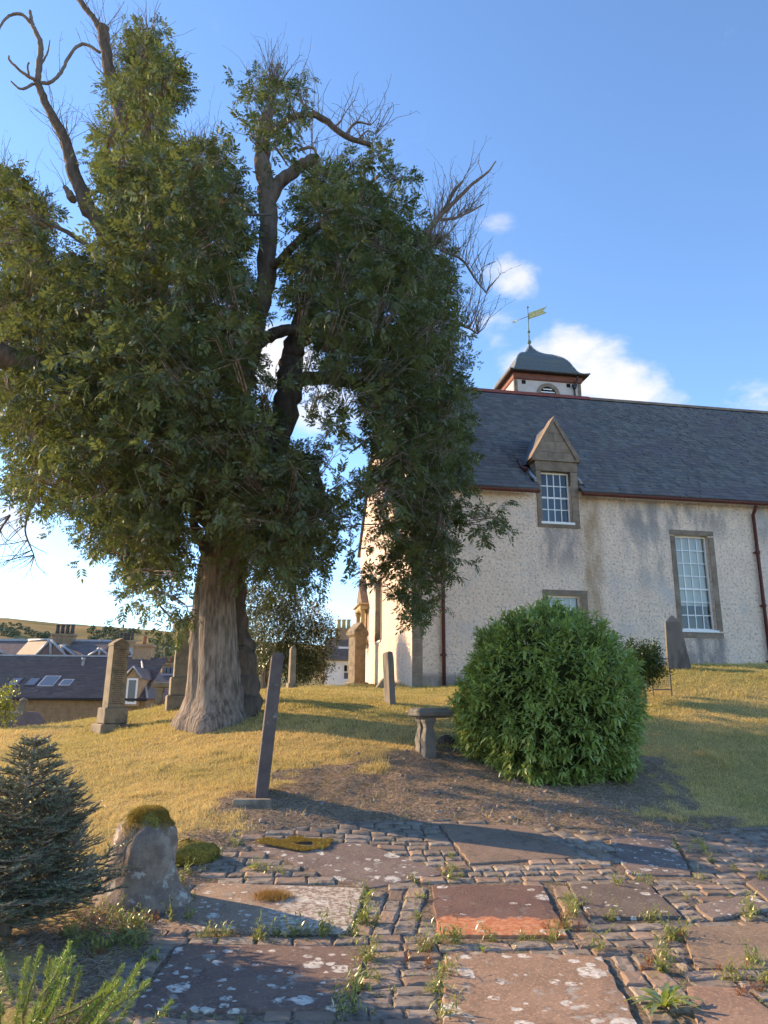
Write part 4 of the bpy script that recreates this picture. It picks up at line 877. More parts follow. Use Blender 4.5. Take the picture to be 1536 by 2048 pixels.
def limb(pts, name='limb', mat=None, n=12, wob=.05, k=6, kids=True):
    """pts: (px, py, dY, radius px)"""
    P = [at(a, b_, TY + c) for a, b_, c, d in pts]; rd = [d * .97 * (TY + c) / F for a, b_, c, d in pts]
    Q = spline(P, k); rq = np.interp(np.linspace(0, 1, len(Q)), np.linspace(0, 1, len(rd)), rd)
    if wob: Q = Q + np.random.RandomState(len(pts) * 7 + int(pts[0][0])).randn(*Q.shape) * rq[:, None] * .12
    mb = MB(); mb.tube(Q, rq, n, True, wob, RT); return tl(mb.build(name, mat or m_limb, tree)), Q, rq
LIMBS = [
    [(484, 1445, .35, 46), (482, 1380, .3, 32), (484, 1330, .3, 28), (478, 1280, .35, 24), (471, 1200, .4, 20), (478, 1120, .45, 20), (494, 1030, .6, 23), (525, 940, .7, 27), (558, 870, .8, 28), (575, 800, .9, 28), (583, 730, 1., 26), (592, 680, 1., 22), (625, 590, 1., 18), (680, 480, .8, 13), (730, 380, .6, 8)],
    [(463, 1000, 0, 34), (468, 900, 0, 28), (478, 800, -.2, 25), (500, 700, -.4, 23), (522, 600, -.5, 22), (536, 500, -.5, 21), (534, 400, -.5, 21), (526, 320, -.5, 19), (530, 250, -.5, 16), (545, 190, -.5, 10)],
    [(532, 410, -.5, 17), (560, 365, -.5, 16), (600, 332, -.5, 15), (636, 318, -.5, 14)],
    [(535, 270, -.5, 9), (590, 232, -.5, 8), (640, 234, -.5, 8), (690, 272, -.5, 7), (745, 290, -.5, 6)],
    [(460, 960, -.3, 28), (420, 860, -1, 22), (360, 740, -1.4, 20), (320, 600, -1.5, 17), (300, 450, -1.5, 15), (262, 300, -1.4, 14), (232, 200, -1.3, 13), (212, 110, -1.3, 14), (207, 55, -1.3, 13)],
    [(207, 75, -1.3, 8), (190, 40, -1.3, 7), (165, 8, -1.3, 7), (135, -40, -1.3, 6)],
    [(450, 1000, .2, 26), (380, 850, .8, 22), (290, 640, 1.2, 20), (215, 480, 1.3, 19), (180, 420, 1.3, 18), (150, 350, 1.3, 16), (130, 280, 1.3, 13), (98, 220, 1.2, 10), (74, 165, 1.1, 8)],
    [(470, 780, 0, 16), (490, 715, .3, 15), (525, 682, .4, 14), (565, 662, .4, 14), (612, 658, .5, 11), (680, 640, .5, 7)],
    [(440, 1010, -.2, 30), (350, 900, -1.2, 30), (220, 810, -2, 30), (90, 745, -2.6, 30), (-30, 700, -3, 28), (-160, 640, -3, 20)],
    [(440, 1060, .4, 18), (330, 970, .8, 17), (180, 900, 1.4, 16), (60, 862, 1.8, 14), (-20, 845, 2, 11)],
    [(412, 1110, -.55, 12), (398, 1070, -.6, 10), (387, 1042, -.6, 9), (396, 1010, -.6, 9), (405, 960, -.8, 8), (380, 880, -1.4, 7)],
    [(590, 690, 1, 15), (680, 640, 1, 13), (770, 560, .8, 11), (840, 480, .6, 8), (895, 412, .5, 5)],
    [(582, 760, .9, 16), (680, 760, .9, 14), (780, 800, .6, 11), (850, 900, .3, 8), (880, 1000, .2, 6), (860, 1100, .1, 4), (810, 1180, 0, 3)],
    [(560, 900, .8, 14), (620, 930, .2, 10), (640, 1000, -.4, 7), (600, 1080, -.8, 5)],
    [(480, 880, -.2, 14), (560, 900, -1.5, 10), (560, 1000, -2.4, 7), (580, 1080, -2.8, 4)],
    [(440, 1040, -.3, 14), (340, 1000, -1.5, 10), (270, 1050, -2, 7), (250, 1140, -2.2, 4)],
    [(320, 640, -1.5, 10), (250, 560, -2.2, 8), (160, 480, -2.4, 6), (80, 440, -2.2, 4)],
    [(540, 540, -.5, 11), (600, 480, -1.2, 9), (680, 420, -1.5, 7), (760, 350, -1.5, 4)],
]
SK = []
for L_ in LIMBS:
    o, Q, rq = limb(L_); SK.append(Q)
SKP = np.vstack(SK)
DEAD = [
    [(74, 165, 1.1, 8), (78, 130, 1.1, 7.5), (82, 95, 1.1, 7), (72, 65, 1.1, 6), (64, 48, 1.1, 5), (60, 22, 1.1, 4)],
    [(66, 50, 1.1, 4.5), (45, 30, 1., 4), (22, 30, 1., 3.5), (5, 45, .9, 3), (-8, 70, .9, 2.5)],
    [(74, 165, 1.1, 5), (100, 165, 1.2, 4.5), (122, 145, 1.3, 4), (138, 112, 1.4, 4), (165, 88, 1.5, 4), (200, 105, 1.4, 4)],
    [(70, 160, 1.1, 4.5), (45, 145, 1., 3.5), (20, 122, .9, 3), (18, 112, .9, 2)], [(66, 168, 1.1, 4), (42, 178, .9, 3), (22, 163, .8, 2)],
    [(82, 130, 1.1, 3), (95, 105, 1.2, 2), (100, 80, 1.2, 1.2)], [(60, 158, 1.1, 3), (55, 135, 1., 2.4), (58, 125, 1., 2)],
    [(145, 400, 1.2, 10), (138, 385, 1.2, 8), (128, 372, 1.2, 5)],
    [(850, 472, .5, 7), (880, 432, .5, 6), (915, 398, .5, 5), (945, 368, .4, 4), (975, 345, .4, 2.5), (992, 322, .4, 1.5)],
    [(895, 412, .5, 4), (905, 385, .5, 3.2), (925, 362, .5, 2.5)], [(880, 440, .5, 4), (915, 435, .4, 3), (950, 418, .4, 2.4), (968, 408, .4, 1.4)],
    [(880, 500, .4, 4), (925, 520, .3, 3), (948, 555, .3, 2.4), (972, 585, .3, 1.5)], [(900, 640, .2, 4), (935, 655, .2, 3), (955, 668, .2, 1.5)],
    [(690, 272, -.5, 4), (712, 245, -.5, 3), (742, 250, -.5, 2)], [(715, 280, -.5, 3), (735, 262, -.5, 2), (752, 268, -.5, 1)], [(670, 255, -.5, 3), (683, 240, -.5, 2)],
    [(636, 318, -.5, 5), (638, 350, -.5, 4)], [(600, 300, -.6, 4), (625, 295, -.6, 3.5), (636, 316, -.6, 3)],
    [(60, 950, 1.2, 4), (62, 1010, 1., 3), (50, 1060, 1., 2), (68, 1110, 1., 1.2)], [(20, 1030, .8, 3), (0, 1060, .7, 2), (-10, 1080, .7, 1)],
    [(540, 430, -1.2, 3), (430, 430, -2.3, 3), (405, 440, -2.4, 3), (402, 452, -2.4, 3), (415, 456, -2.4, 3), (435, 440, -2.4, 3), (440, 412, -2.4, 2.5), (432, 400, -2.4, 2)],
]
for L_ in DEAD: SK.append(limb(L_, 'dead_branch', m_deadbark, 7, .07, 5)[1])

# leaf clusters: px, py, px radius
CL = [(293, 55, 32), (300, 110, 55), (325, 165, 62), (275, 190, 60), (300, 240, 55), (255, 225, 34), (232, 275, 36), (250, 320, 75), (320, 320, 60), (222, 372, 46), (300, 390, 80),
    (20, 380, 55), (60, 430, 60), (15, 480, 75), (70, 540, 70), (20, 620, 85),
    (400, 330, 60), (440, 310, 45), (380, 400, 85), (460, 390, 55), (300, 470, 110), (430, 480, 95), (235, 505, 50), (180, 600, 110), (310, 600, 125), (440, 600, 100), (90, 680, 110),
    (510, 195, 42), (565, 190, 42), (600, 175, 30), (540, 150, 34), (530, 240, 45), (590, 235, 42), (548, 285, 24), (500, 270, 22),
    (700, 320, 45), (755, 310, 42), (790, 350, 40), (650, 350, 50), (640, 430, 75), (720, 420, 80), (800, 410, 45), (770, 490, 80), (690, 530, 90), (620, 530, 60), (850, 500, 55), (870, 560, 50), (830, 580, 65), (900, 590, 38), (610, 610, 50), (680, 630, 75), (760, 620, 85), (860, 660, 75), (900, 700, 45), (790, 720, 85), (700, 720, 65), (880, 750, 60),
    (820, 800, 80), (890, 820, 60), (760, 800, 60), (700, 800, 48), (640, 790, 40), (870, 890, 80), (930, 900, 35), (800, 890, 65), (730, 880, 45), (830, 970, 80), (900, 970, 55), (770, 970, 50), (890, 1040, 75), (955, 1045, 38), (980, 1035, 22), (820, 1060, 65), (760, 1050, 35), (850, 1120, 70), (900, 1120, 40), (800, 1140, 50), (750, 1165, 28), (840, 1180, 45), (885, 1170, 30), (800, 1205, 28), (820, 1215, 18),
    (120, 790, 105), (250, 760, 120), (380, 760, 110), (470, 730, 60), (60, 860, 70), (30, 790, 70), (180, 880, 100), (300, 880, 120), (420, 870, 100), (500, 860, 75), (530, 780, 45), (90, 950, 75), (200, 970, 85), (310, 980, 95), (400, 960, 70), (500, 960, 90), (590, 940, 60), (560, 1020, 90), (640, 1040, 55), (480, 1050, 70), (620, 1100, 55), (550, 1110, 70), (660, 1090, 28), (490, 1120, 40), (280, 1070, 75), (210, 1060, 50), (350, 1070, 55), (300, 1140, 55), (240, 1110, 35), (350, 1150, 40), (270, 1190, 30), (330, 1200, 35), (560, 1150, 40), (610, 1150, 30), (370, 1210, 22), (355, 1245, 14), (50, 990, 40), (120, 1010, 40),
    (625, 700, 45), (660, 860, 38), (690, 960, 26), (700, 1040, 28), (660, 920, 25), (330, 700, 120), (200, 700, 110), (450, 680, 70)]
TV, TF = compound()
shP = []; shD = []; shC = []; tone = []
for (cx, cy, r_) in CL:
    D_ = 4.3 * math.sqrt(max(.05, 1 - ((cx - 430) / 560) ** 2 - ((cy - 640) / 640) ** 2)); Rm_ = r_ * .97 * TY / F
    ncp = max(1, int(round(1.5 * D_ / max(Rm_, .35))));
    if r_ < 50: ncp = min(ncp, 2)
    ncp = min(ncp, 6)
    dys = np.linspace(-D_ * 1.15, D_, ncp) if ncp > 1 else [0.3]
    for dy in dys:
        dy += RT.uniform(-.4, .4); Yc = TY + dy; c = at(cx + RT.uniform(-.15, .15) * r_, cy + RT.uniform(-.15, .15) * r_, Yc); rm = max(r_ * .97 * Yc / F - .27, .08) * .93
        ns = int(np.clip(22 * (rm + .2) ** 2 * 3.0, 3, 66)); d = rdirs(ns, RT); rad_ = RT.rand(ns) ** .45
        p = c + d * (rad_ * rm)[:, None] * np.array([1, 1.1, .95])
        shP.append(p); out_ = unit(d * .8 + rdirs(ns, RT) * .5 + np.array([0, 0, .25])); shD.append(out_); tone.append(np.full(ns, np.clip(.3 + .25 * RT.randn() + (.35 if cy < 340 and cx < 420 else 0), 0, 1)))  # random tone per cluster; top-left ones lighter, their backlight put into the leaf colour
shP = np.vstack(shP); shD = np.vstack(shD); tone = np.concatenate(tone)
print('shoots', len(shP))
ns = len(shP); slen = RT.uniform(.25, .55, ns)
LP = []; LD = []; LT = []
for t_ in (.25, .45, .65, .85, 1.0):
    for s_ in (-1, 1):
        side = unit(np.cross(shD, rdirs(ns, RT))); pos = shP + shD * (slen * t_)[:, None] - np.array([0, 0, 1]) * (slen * t_ * t_ * .3)[:, None]
        LP.append(pos); LD.append(unit(shD * .55 + side * .75 * s_ + np.array([0, 0, -.15]))); LT.append(np.clip(tone + .12 * RT.randn(ns), 0, 1))
LP = np.vstack(LP); LD = np.vstack(LD); LT = np.concatenate(LT)
keep = RT.rand(len(LP)) < .9; LP, LD, LT = LP[keep], LD[keep], LT[keep]
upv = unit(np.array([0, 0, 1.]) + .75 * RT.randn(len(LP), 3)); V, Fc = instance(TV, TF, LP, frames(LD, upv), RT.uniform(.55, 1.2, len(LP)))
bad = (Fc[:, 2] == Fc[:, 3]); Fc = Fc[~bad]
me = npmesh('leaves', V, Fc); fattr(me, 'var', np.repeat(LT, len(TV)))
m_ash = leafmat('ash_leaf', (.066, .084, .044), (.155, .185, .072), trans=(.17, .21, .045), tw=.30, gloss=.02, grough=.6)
tl(link('crown', me, m_ash, tree, kind='stuff')); print('leaf faces', len(Fc))
# twigs from each shoot back toward the branches
dd = ((shP[:, None, ::] - SKP[None, ::3]) ** 2).sum(-1); near = SKP[::3][dd.argmin(1)]
inner = shP + unit(near - shP) * np.minimum(np.sqrt(dd.min(1)), RT.uniform(.25, .6, ns))[:, None]
V1, F1 = sticks(inner, shP, np.full(ns, .011), np.full(ns, .006)); V2, F2 = sticks(shP, shP + shD * (slen * .9)[:, None] - np.array([0, 0, .2]) * (slen)[:, None], np.full(ns, .006), np.full(ns, .003))
tl(link('twigs', npmesh('twigs', np.vstack([V1, V2]), np.vstack([F1, F2 + len(V1)])), m_bark, tree, kind='stuff'))
# bare dead twigs at the tips
DT = [(255, 180, 80, 80), (150, 210, 60, 90), (190, 150, 50, 50), (100, 260, 50, 30), (170, 100, 45, 26), (545, 120, 60, 90), (590, 160, 45, 25), (480, 200, 30, 16), (420, 290, 45, 22), (160, 380, 50, 20), (60, 340, 50, 22), (20, 400, 50, 18), (720, 265, 35, 22), (790, 290, 35, 16), (850, 400, 45, 30), (900, 380, 55, 60), (930, 470, 45, 45), (930, 560, 40, 40), (945, 640, 38, 50), (930, 700, 25, 14), (40, 1010, 45, 26), (60, 1080, 35, 18), (15, 930, 40, 20), (350, 280, 40, 18), (660, 330, 50, 22), (640, 250, 40, 18), (300, 60, 30, 14), (230, 90, 40, 24), (700, 200, 10, 3), (800, 950, 60, 12), (420, 580, 90, 8)]
A0 = []; A1 = []; R0 = []; R1 = []; ANCH = np.vstack(SK + [shP])
for (cx, cy, r_, n_) in DT:
    for i in range(n_):
        Yd = TY + RT.uniform(-1.5, 1) if cx > 120 else TY + RT.uniform(0, 1.5)
        if 250 < cx < 860 and cy > 400: Yd = TY - RT.uniform(2.5, 4.5)
        p = at(cx + RT.uniform(-1, 1) * r_, cy + RT.uniform(-.2, 1) * r_, Yd); d = unit(np.array([RT.randn() * .35 + (.3 if cx > 780 else -.3 if cx < 200 and cy > 200 else 0), RT.randn() * .3, 1.0 if cy < 900 else -.3])); rr_ = RT.uniform(.006, .013); p = ANCH[((ANCH - p) ** 2).sum(1).argmin()]
        for s_ in range(RT.randint(3, 6)):
            q = p + d * RT.uniform(.14, .36); A0.append(p); A1.append(q); R0.append(rr_); rr_ *= .78; R1.append(rr_)
            if RT.rand() < .5: A0.append(q); e = unit(d + rdirs(1, RT)[0] * .9); A1.append(q + e * RT.uniform(.06, .2)); R0.append(rr_ * .8); R1.append(.003)
            p = q; d = unit(d + rdirs(1, RT)[0] * .35)
V, Fc = sticks(np.array(A0), np.array(A1), np.array(R0), np.array(R1), 4); tl(link('bare_twigs', npmesh('bare_twigs', V, Fc), m_deadbark, tree, kind='stuff'))
# fallen stick and surface root by the trunk
q = gpos(470, 1424)

# ------------------------------------------------------------------ round shrub with drooping lance leaves
RS = np.random.RandomState(23)
def lance(n=4, L=1., W_=.30, curl=.35, fold=.12):
    V = []; Fs = []
    for i in range(n + 1):
        t_ = i / n; x = L * (t_ - .12 * curl * t_ ** 2); z = -curl * L * t_ ** 2; hw = W_ / 2 * math.sin(math.pi * min(1, (t_ * .92 + .06)) ** .8) if 0 < i < n else .012
        V += [(x, hw, z + fold * hw * 2), (x, 0, z), (x, -hw, z + fold * hw * 2)]
    for i in range(n):
        b_ = i * 3; Fs += [(b_, b_ + 3, b_ + 4, b_ + 1), (b_ + 1, b_ + 4, b_ + 5, b_ + 2)]
    return np.array(V), np.array(Fs)
sb = at(1150, 1582, 9.95); sc_ = np.array([sb[0], sb[1] + 1.25, 0]); gz = h1(sc_[0], sc_[1])
scx, scy = sc_[0], sc_[1]; SRX, SRY = 1.31, 1.3; top_z = at(1080, 1222, scy)[2]; gz_f = h1(scx, scy - 1.1) - .25; SH = top_z - gz_f
shrub = empty('round_shrub', (scx, scy, gz), 'big round bright green shrub with drooping pointed leaves before the church', 'shrub')
nsh = 1750
d = rdirs(nsh, RS); d[:, 2] = np.abs(d[:, 2]) * 1.0 - (RS.rand(nsh) < .45) * np.abs(d[:, 2]) * 1.9
d = unit(d); lump = .80 + .30 * vn(d[:, 0] * 2.6 + 5, d[:, 2] * 2.6 + d[:, 1] * 2.1 + 5, 61) + .1 * (vn(d[:, 0] * 6 + 5, d[:, 2] * 6 + d[:, 1] * 5 + 5, 62) - .5)
zc = gz_f + SH * .5
sq = np.maximum(np.abs(d[:, 2]), np.hypot(d[:, 0], d[:, 1])) ** -.3
P = np.stack([scx + d[:, 0] * SRX * lump * sq, scy + d[:, 1] * SRY * lump * sq, zc + d[:, 2] * SH * .5 * lump * sq], 1)
P[:, 2] = np.maximum(P[:, 2], H(P[:, 0], P[:, 1]) + .12)
dirs = unit(d * np.array([1, 1, .6]) + np.array([0, 0, .55]) + .35 * RS.randn(nsh, 3))
ln = RS.uniform(.16, .34, nsh); P += dirs * (RS.rand(nsh) ** 4 * .16)[:, None]; base = P - dirs * ln[:, None]
LPs = []; LDs = []; LS = []; LTn = []
tn = np.clip(.45 + .25 * RS.randn(nsh), 0, 1)
for k in range(7):
    t_ = (k + 1) / 7.; pos = base + dirs * (ln * t_)[:, None]
    s0 = unit(np.cross(dirs, np.tile([.2, .1, 1.], (nsh, 1)))); s1 = np.cross(dirs, s0); ph = RS.rand(nsh) * .6 + k * 1.2
    for sg in (0, math.pi):
        rdir = s0 * np.cos(ph + sg)[:, None] + s1 * np.sin(ph + sg)[:, None]
        LPs.append(pos); LDs.append(unit(rdir * (1 - .55 * t_) + dirs * (.25 + .5 * t_))); LS.append(RS.uniform(.075, .15, nsh) * (1 - .25 * (t_ == 1))); LTn.append(np.clip(tn + .12 * RS.randn(nsh) + .15 * (t_ > .8), 0, 1))
LPs = np.vstack(LPs); LDs = np.vstack(LDs); LS = np.concatenate(LS); LTn = np.concatenate(LTn)
TVl, TFl = lance(); Rm = frames(LDs, unit(np.array([0, 0, 1.]) + .25 * RS.randn(len(LPs), 3)))
m_shrub = leafmat('shrub_leaf', (.21, .295, .07), (.37, .46, .125), trans=(.45, .53, .12), tw=.34, gloss=.03, grough=.5)
# the 300 leaves nearest the camera side are leaves of their own, the rest one mass
score = LPs[:, 1] + .15 * RS.rand(len(LPs)) + .4 * np.abs(LPs[:, 0] - scx) + .3 * np.abs(LPs[:, 2] - zc); own = np.argsort(score)[:300]
mask = np.ones(len(LPs), bool); mask[own] = False
V, Fc = instance(TVl, TFl, LPs[mask], Rm[mask], LS[mask]); me = npmesh('foliage', V, Fc, True); fattr(me, 'var', np.repeat(LTn[mask], len(TVl)))
inv = Matrix.Translation((-scx, -scy, -gz))
o = link('foliage', me, m_shrub, shrub, kind='stuff'); o.matrix_parent_inverse = inv
lm = [npmesh('leaf', TVl, TFl, True) for _ in range(4)]
for i, m_ in enumerate(lm): fattr(m_, 'var', np.full(len(TVl), .25 + .2 * i)); m_.materials.append(m_shrub)
for i in own:
    o = link('leaf', lm[int(LTn[i] * 3.99)], None, shrub); M4 = Matrix([[*(Rm[i][r] * LS[i]), LPs[i][r]] for r in range(3)] + [[0, 0, 0, 1]]); o.matrix_world = M4; o.matrix_parent_inverse = inv
V, Fc = sticks(np.stack([scx + .25 * RS.randn(nsh), scy + .2 * RS.randn(nsh), np.full(nsh, gz_f - .02)], 1) * .45 + base * .55, base, np.full(nsh, .012), np.full(nsh, .006))
V2, F2 = sticks(base, P, np.full(nsh, .005), np.full(nsh, .003)); st_ = link('stems', npmesh('stems', np.vstack([V, V2]), np.vstack([Fc, F2 + len(V)])), M('shrub_stem', (.07, .085, .03), rough=.9)[0], shrub, kind='stuff'); st_.matrix_parent_inverse = inv
# generic small-leaved bush/tree crown
def bushy(name, loc, label, cat, blobs, nleaf, ls, mat, stems, seed, leafshape=None, stem_mat=None, up=.3):
    """blobs: (center xyz, radius xyz)"""
    rs = np.random.RandomState(seed); g = empty(name, loc, label, cat); inv_ = Matrix.Translation(-Vector(loc)); vol = np.array([b_[1][0] * b_[1][2] for b_ in blobs]); cnt = (nleaf * vol / vol.sum()).astype(int)
    P = []; D = []; T = []
    for (c, r_), n_ in zip(blobs, cnt):
        nsub = max(3, n_ // 14); dd_ = rdirs(nsub, rs); pc = np.array(c) + dd_ * (rs.rand(nsub) ** .4)[:, None] * np.array(r_) ; tt = np.clip(.4 + .3 * rs.randn(nsub), 0, 1)
        i = rs.randint(0, nsub, n_); P.append(pc[i] + rs.randn(n_, 3) * ls * 1.1); D.append(unit(dd_[i] + rs.randn(n_, 3) * .8 + np.array([0, 0, up]))); T.append(np.clip(tt[i] + .15 * rs.randn(n_), 0, 1))
    P = np.vstack(P); D = np.vstack(D); T = np.concatenate(T); tv, tf = leafshape or lance(2, 1, .42, .25)
    V, Fc = instance(tv, tf, P, frames(D, unit(np.array([0, 0, 1.]) + .6 * rs.randn(len(P), 3))), rs.uniform(.7, 1.3, len(P)) * ls); me = npmesh('crown', V, Fc); fattr(me, 'var', np.repeat(T, len(tv)))
    o = link('crown', me, mat, g, kind='stuff'); o.matrix_parent_inverse = inv_
    for st in stems:
        mb = MB(); Q = spline(st[0], 5); mb.tube(Q, np.linspace(st[1], st[2], len(Q)), 7, True, .06, rs); o = mb.build('trunk' if cat == 'tree' else 'stem', stem_mat or m_bark, g); o.matrix_parent_inverse = inv_
    return g
m_holly = leafmat('evergreen_leaf', (.05, .065, .028), (.125, .14, .06), trans=(.2, .22, .06), tw=.22, gloss=.07, grough=.45)
c = at(520, 1372, 25.); c[2] = h1(c[0], c[1])
def A(px, py, Y): return at(px, py, Y)
bl = [(A(px, py, 25 + dy), (r_ * 25 / F, r_ * 25 / F * 1.1, r_ * 25 / F)) for px, py, r_, dy in ((510, 1210, 45, 0), (560, 1200, 45, .5), (600, 1240, 50, 0), (540, 1270, 60, -.6), (620, 1290, 45, 0), (650, 1250, 22, .3), (500, 1280, 35, .8), (580, 1320, 45, .2), (635, 1330, 30, 0), (530, 1330, 30, .3), (600, 1345, 28, -.3), (665, 1275, 15, 0))]
bushy('evergreen_tree', tuple(c), 'grey-green bushy evergreen tree growing behind the big trunk', 'tree', bl, 30000, .095, m_holly, [([c + np.array([0, 0, -.2]), A(505, 1340, 25), A(490, 1290, 25), A(500, 1230, 25)], .12, .03), ([c + np.array([.1, 0, -.2]), A(530, 1340, 25), A(560, 1290, 25), A(590, 1240, 25)], .12, .03), ([c + np.array([.15, .1, -.2]), A(540, 1350, 25.2), A(600, 1310, 25.2)], .1, .03)], 31, lance(2, 1, .42, .2))
m_dkleaf = leafmat('dark_leaf', (.018, .03, .016), (.05, .07, .035), tw=.2, gloss=.02)
c = at(1290, 1372, 15.6); c[2] = h1(c[0], c[1])
bl = [(A(px, py, 15.6 + dy), (r_ * 15.6 / F, r_ * 15.6 / F, r_ * 15.6 / F)) for px, py, r_, dy in ((1265, 1310, 28, 0), (1290, 1325, 30, -.1), (1310, 1340, 24, .1), (1275, 1350, 28, 0), (1300, 1300, 20, 0), (1255, 1340, 25, .2))]
bushy('dark_shrub', tuple(c), 'small dark fine-leaved shrub between the round shrub and obelisk', 'shrub', bl, 9000, .055, m_dkleaf, [([c + np.array([0, 0, -.1]), A(1285, 1340, 15.6), A(1290, 1300, 15.6)], .03, .01)], 32)
m_ylleaf = leafmat('yellow_green_leaf', (.13, .17, .03), (.26, .28, .05), trans=(.4, .42, .05), tw=.4, gloss=.05)
c = at(14, 1462, 17.2); c[2] = h1(c[0], c[1])
bl = [(A(px, py, 17.2), (r_ * 17.2 / F, r_ * 17.2 / F, r_ * 17.2 / F)) for px, py, r_ in ((12, 1400, 18), (25, 1385, 10), (0, 1415, 20), (15, 1430, 18), (-15, 1410, 25))]
bushy('yellow_shrub', tuple(c), 'small yellow-green leafy shrub at the left edge beyond the grass', 'shrub', bl, 1500, .07, m_ylleaf, [([c + np.array([0, 0, -.3]), A(10, 1430, 17.2), A(15, 1395, 17.2)], .03, .01)], 33)

# ------------------------------------------------------------------ conifers
def conifer(name, base, H_, Rb, label, seed, mat, n_wh, nl, nw, lean=0, up=.15, skip=0):
    """nl needle length, nw width"""
    rs = np.random.RandomState(seed); base = np.array(base, float); g = empty(name, base, label, 'conifer'); inv_ = Matrix.Translation(-Vector(base))
    mb = MB(); mb.tube([base + np.array([0, 0, -.1]), base + np.array([lean * .5, 0, H_ * .5]), base + np.array([lean, 0, H_])], [.035 + .012 * H_, .02 + .006 * H_, .008], 8); o = mb.build('trunk', m_bark, g); o.matrix_parent_inverse = inv_
    S0 = []; S1 = []
    for i in range(n_wh):
        f = (i + rs.rand()) / n_wh; z_ = H_ * (skip + (1 - skip) * f * .97); L = Rb * (1 - f) ** .75 * rs.uniform(.75, 1.1) + .05; nb = rs.randint(4, 7); a0 = rs.rand() * 6.28
        for k in range(nb):
            a = a0 + k * 6.28 / nb + rs.uniform(-.3, .3); dr = np.array([math.cos(a), math.sin(a), 0]); p0 = base + np.array([lean * z_ / H_, 0, z_]); n_ = max(3, int(L / .09)); p = p0; d_ = unit(dr + np.array([0, 0, up + .25 * f]))
            for s_ in range(n_):
                q = p + d_ * L / n_; S0.append(p); S1.append(q)
                if s_ > 0:
                    for sd in (-1, 1):
                        sd_ = np.array([-dr[1], dr[0], 0]) * sd; l2 = (L * (1 - s_ / n_) * .55 + .05) * rs.uniform(.6, 1.1); e = unit(sd_ * .8 + d_ * .7 + np.array([0, 0, rs.uniform(-.15, .2)])); S0.append(p); S1.append(p + e * l2)
                        if l2 > .12:
                            for s3 in (-1, 1): e3 = unit(e + dr * .7 * s3 * sd); S0.append(p + e * l2 * .45); S1.append(p + e * l2 * .45 + e3 * l2 * .45)
                p = q; d_ = unit(d_ + np.array([0, 0, .05]) + .15 * rs.randn(3))
    for k in range(4): S0.append(base + np.array([lean, 0, H_ * (1 - .12 + .03 * k)])); S1.append(base + np.array([lean, 0, H_ * (1 - .09 + .03 * k)]))
    S0 = np.array(S0); S1 = np.array(S1); V, Fc = sticks(S0, S1, np.full(len(S0), .005), np.full(len(S0), .003)); o = link('branches', npmesh('branches', V, Fc), m_bark, g, kind='stuff'); o.matrix_parent_inverse = inv_
    Ls = np.linalg.norm(S1 - S0, axis=1); cnt = np.maximum(2, (Ls / .0042).astype(int)); i = np.repeat(np.arange(len(S0)), cnt); t_ = rs.rand(len(i)); ax = unit(S1 - S0)[i]; pos = S0[i] + (S1 - S0)[i] * t_[:, None]
    side = unit(np.cross(ax, rs.randn(len(i), 3))); side[:, 2] = np.abs(side[:, 2]) * .8 + side[:, 2] * .2; nd = unit(side * .85 + ax * .6); ll = nl * rs.uniform(.7, 1.2, len(i)); wv = unit(np.cross(nd, rs.randn(len(i), 3))) * nw
    V = np.stack([pos - wv, pos + wv, pos + nd * ll[:, None]], 1).reshape(-1, 3); Fc = np.arange(len(V)).reshape(-1, 3); me = npmesh('needles', V, Fc); fattr(me, 'var', np.repeat(np.clip(t_ * .6 + .3 * rs.rand(len(i)), 0, 1), 3))
    o = link('needles', me, mat, g, kind='stuff'); o.matrix_parent_inverse = inv_; print(name, 'needles', len(i)); return g
m_spruce = leafmat('blue_needles', (.11, .15, .085), (.25, .30, .17), trans=(.12, .16, .1), tw=.15, gloss=.05)
m_fir = leafmat('fresh_needles', (.10, .17, .03), (.28, .40, .07), trans=(.32, .42, .08), tw=.35, gloss=.04)
bp = at(5, 1885, 5.4); bp[2] = h1(bp[0], bp[1]); tpz = at(37, 1472, 5.4)[2]
conifer('blue_spruce', bp, tpz - bp[2], .88, 'dark blue-green young spruce at the left edge beside the stone post', 71, m_spruce, 34, .024, .0022, .06, .22, .02)
bp = at(40, 2075, 3.75); bp[2] = h1(bp[0], bp[1]); 

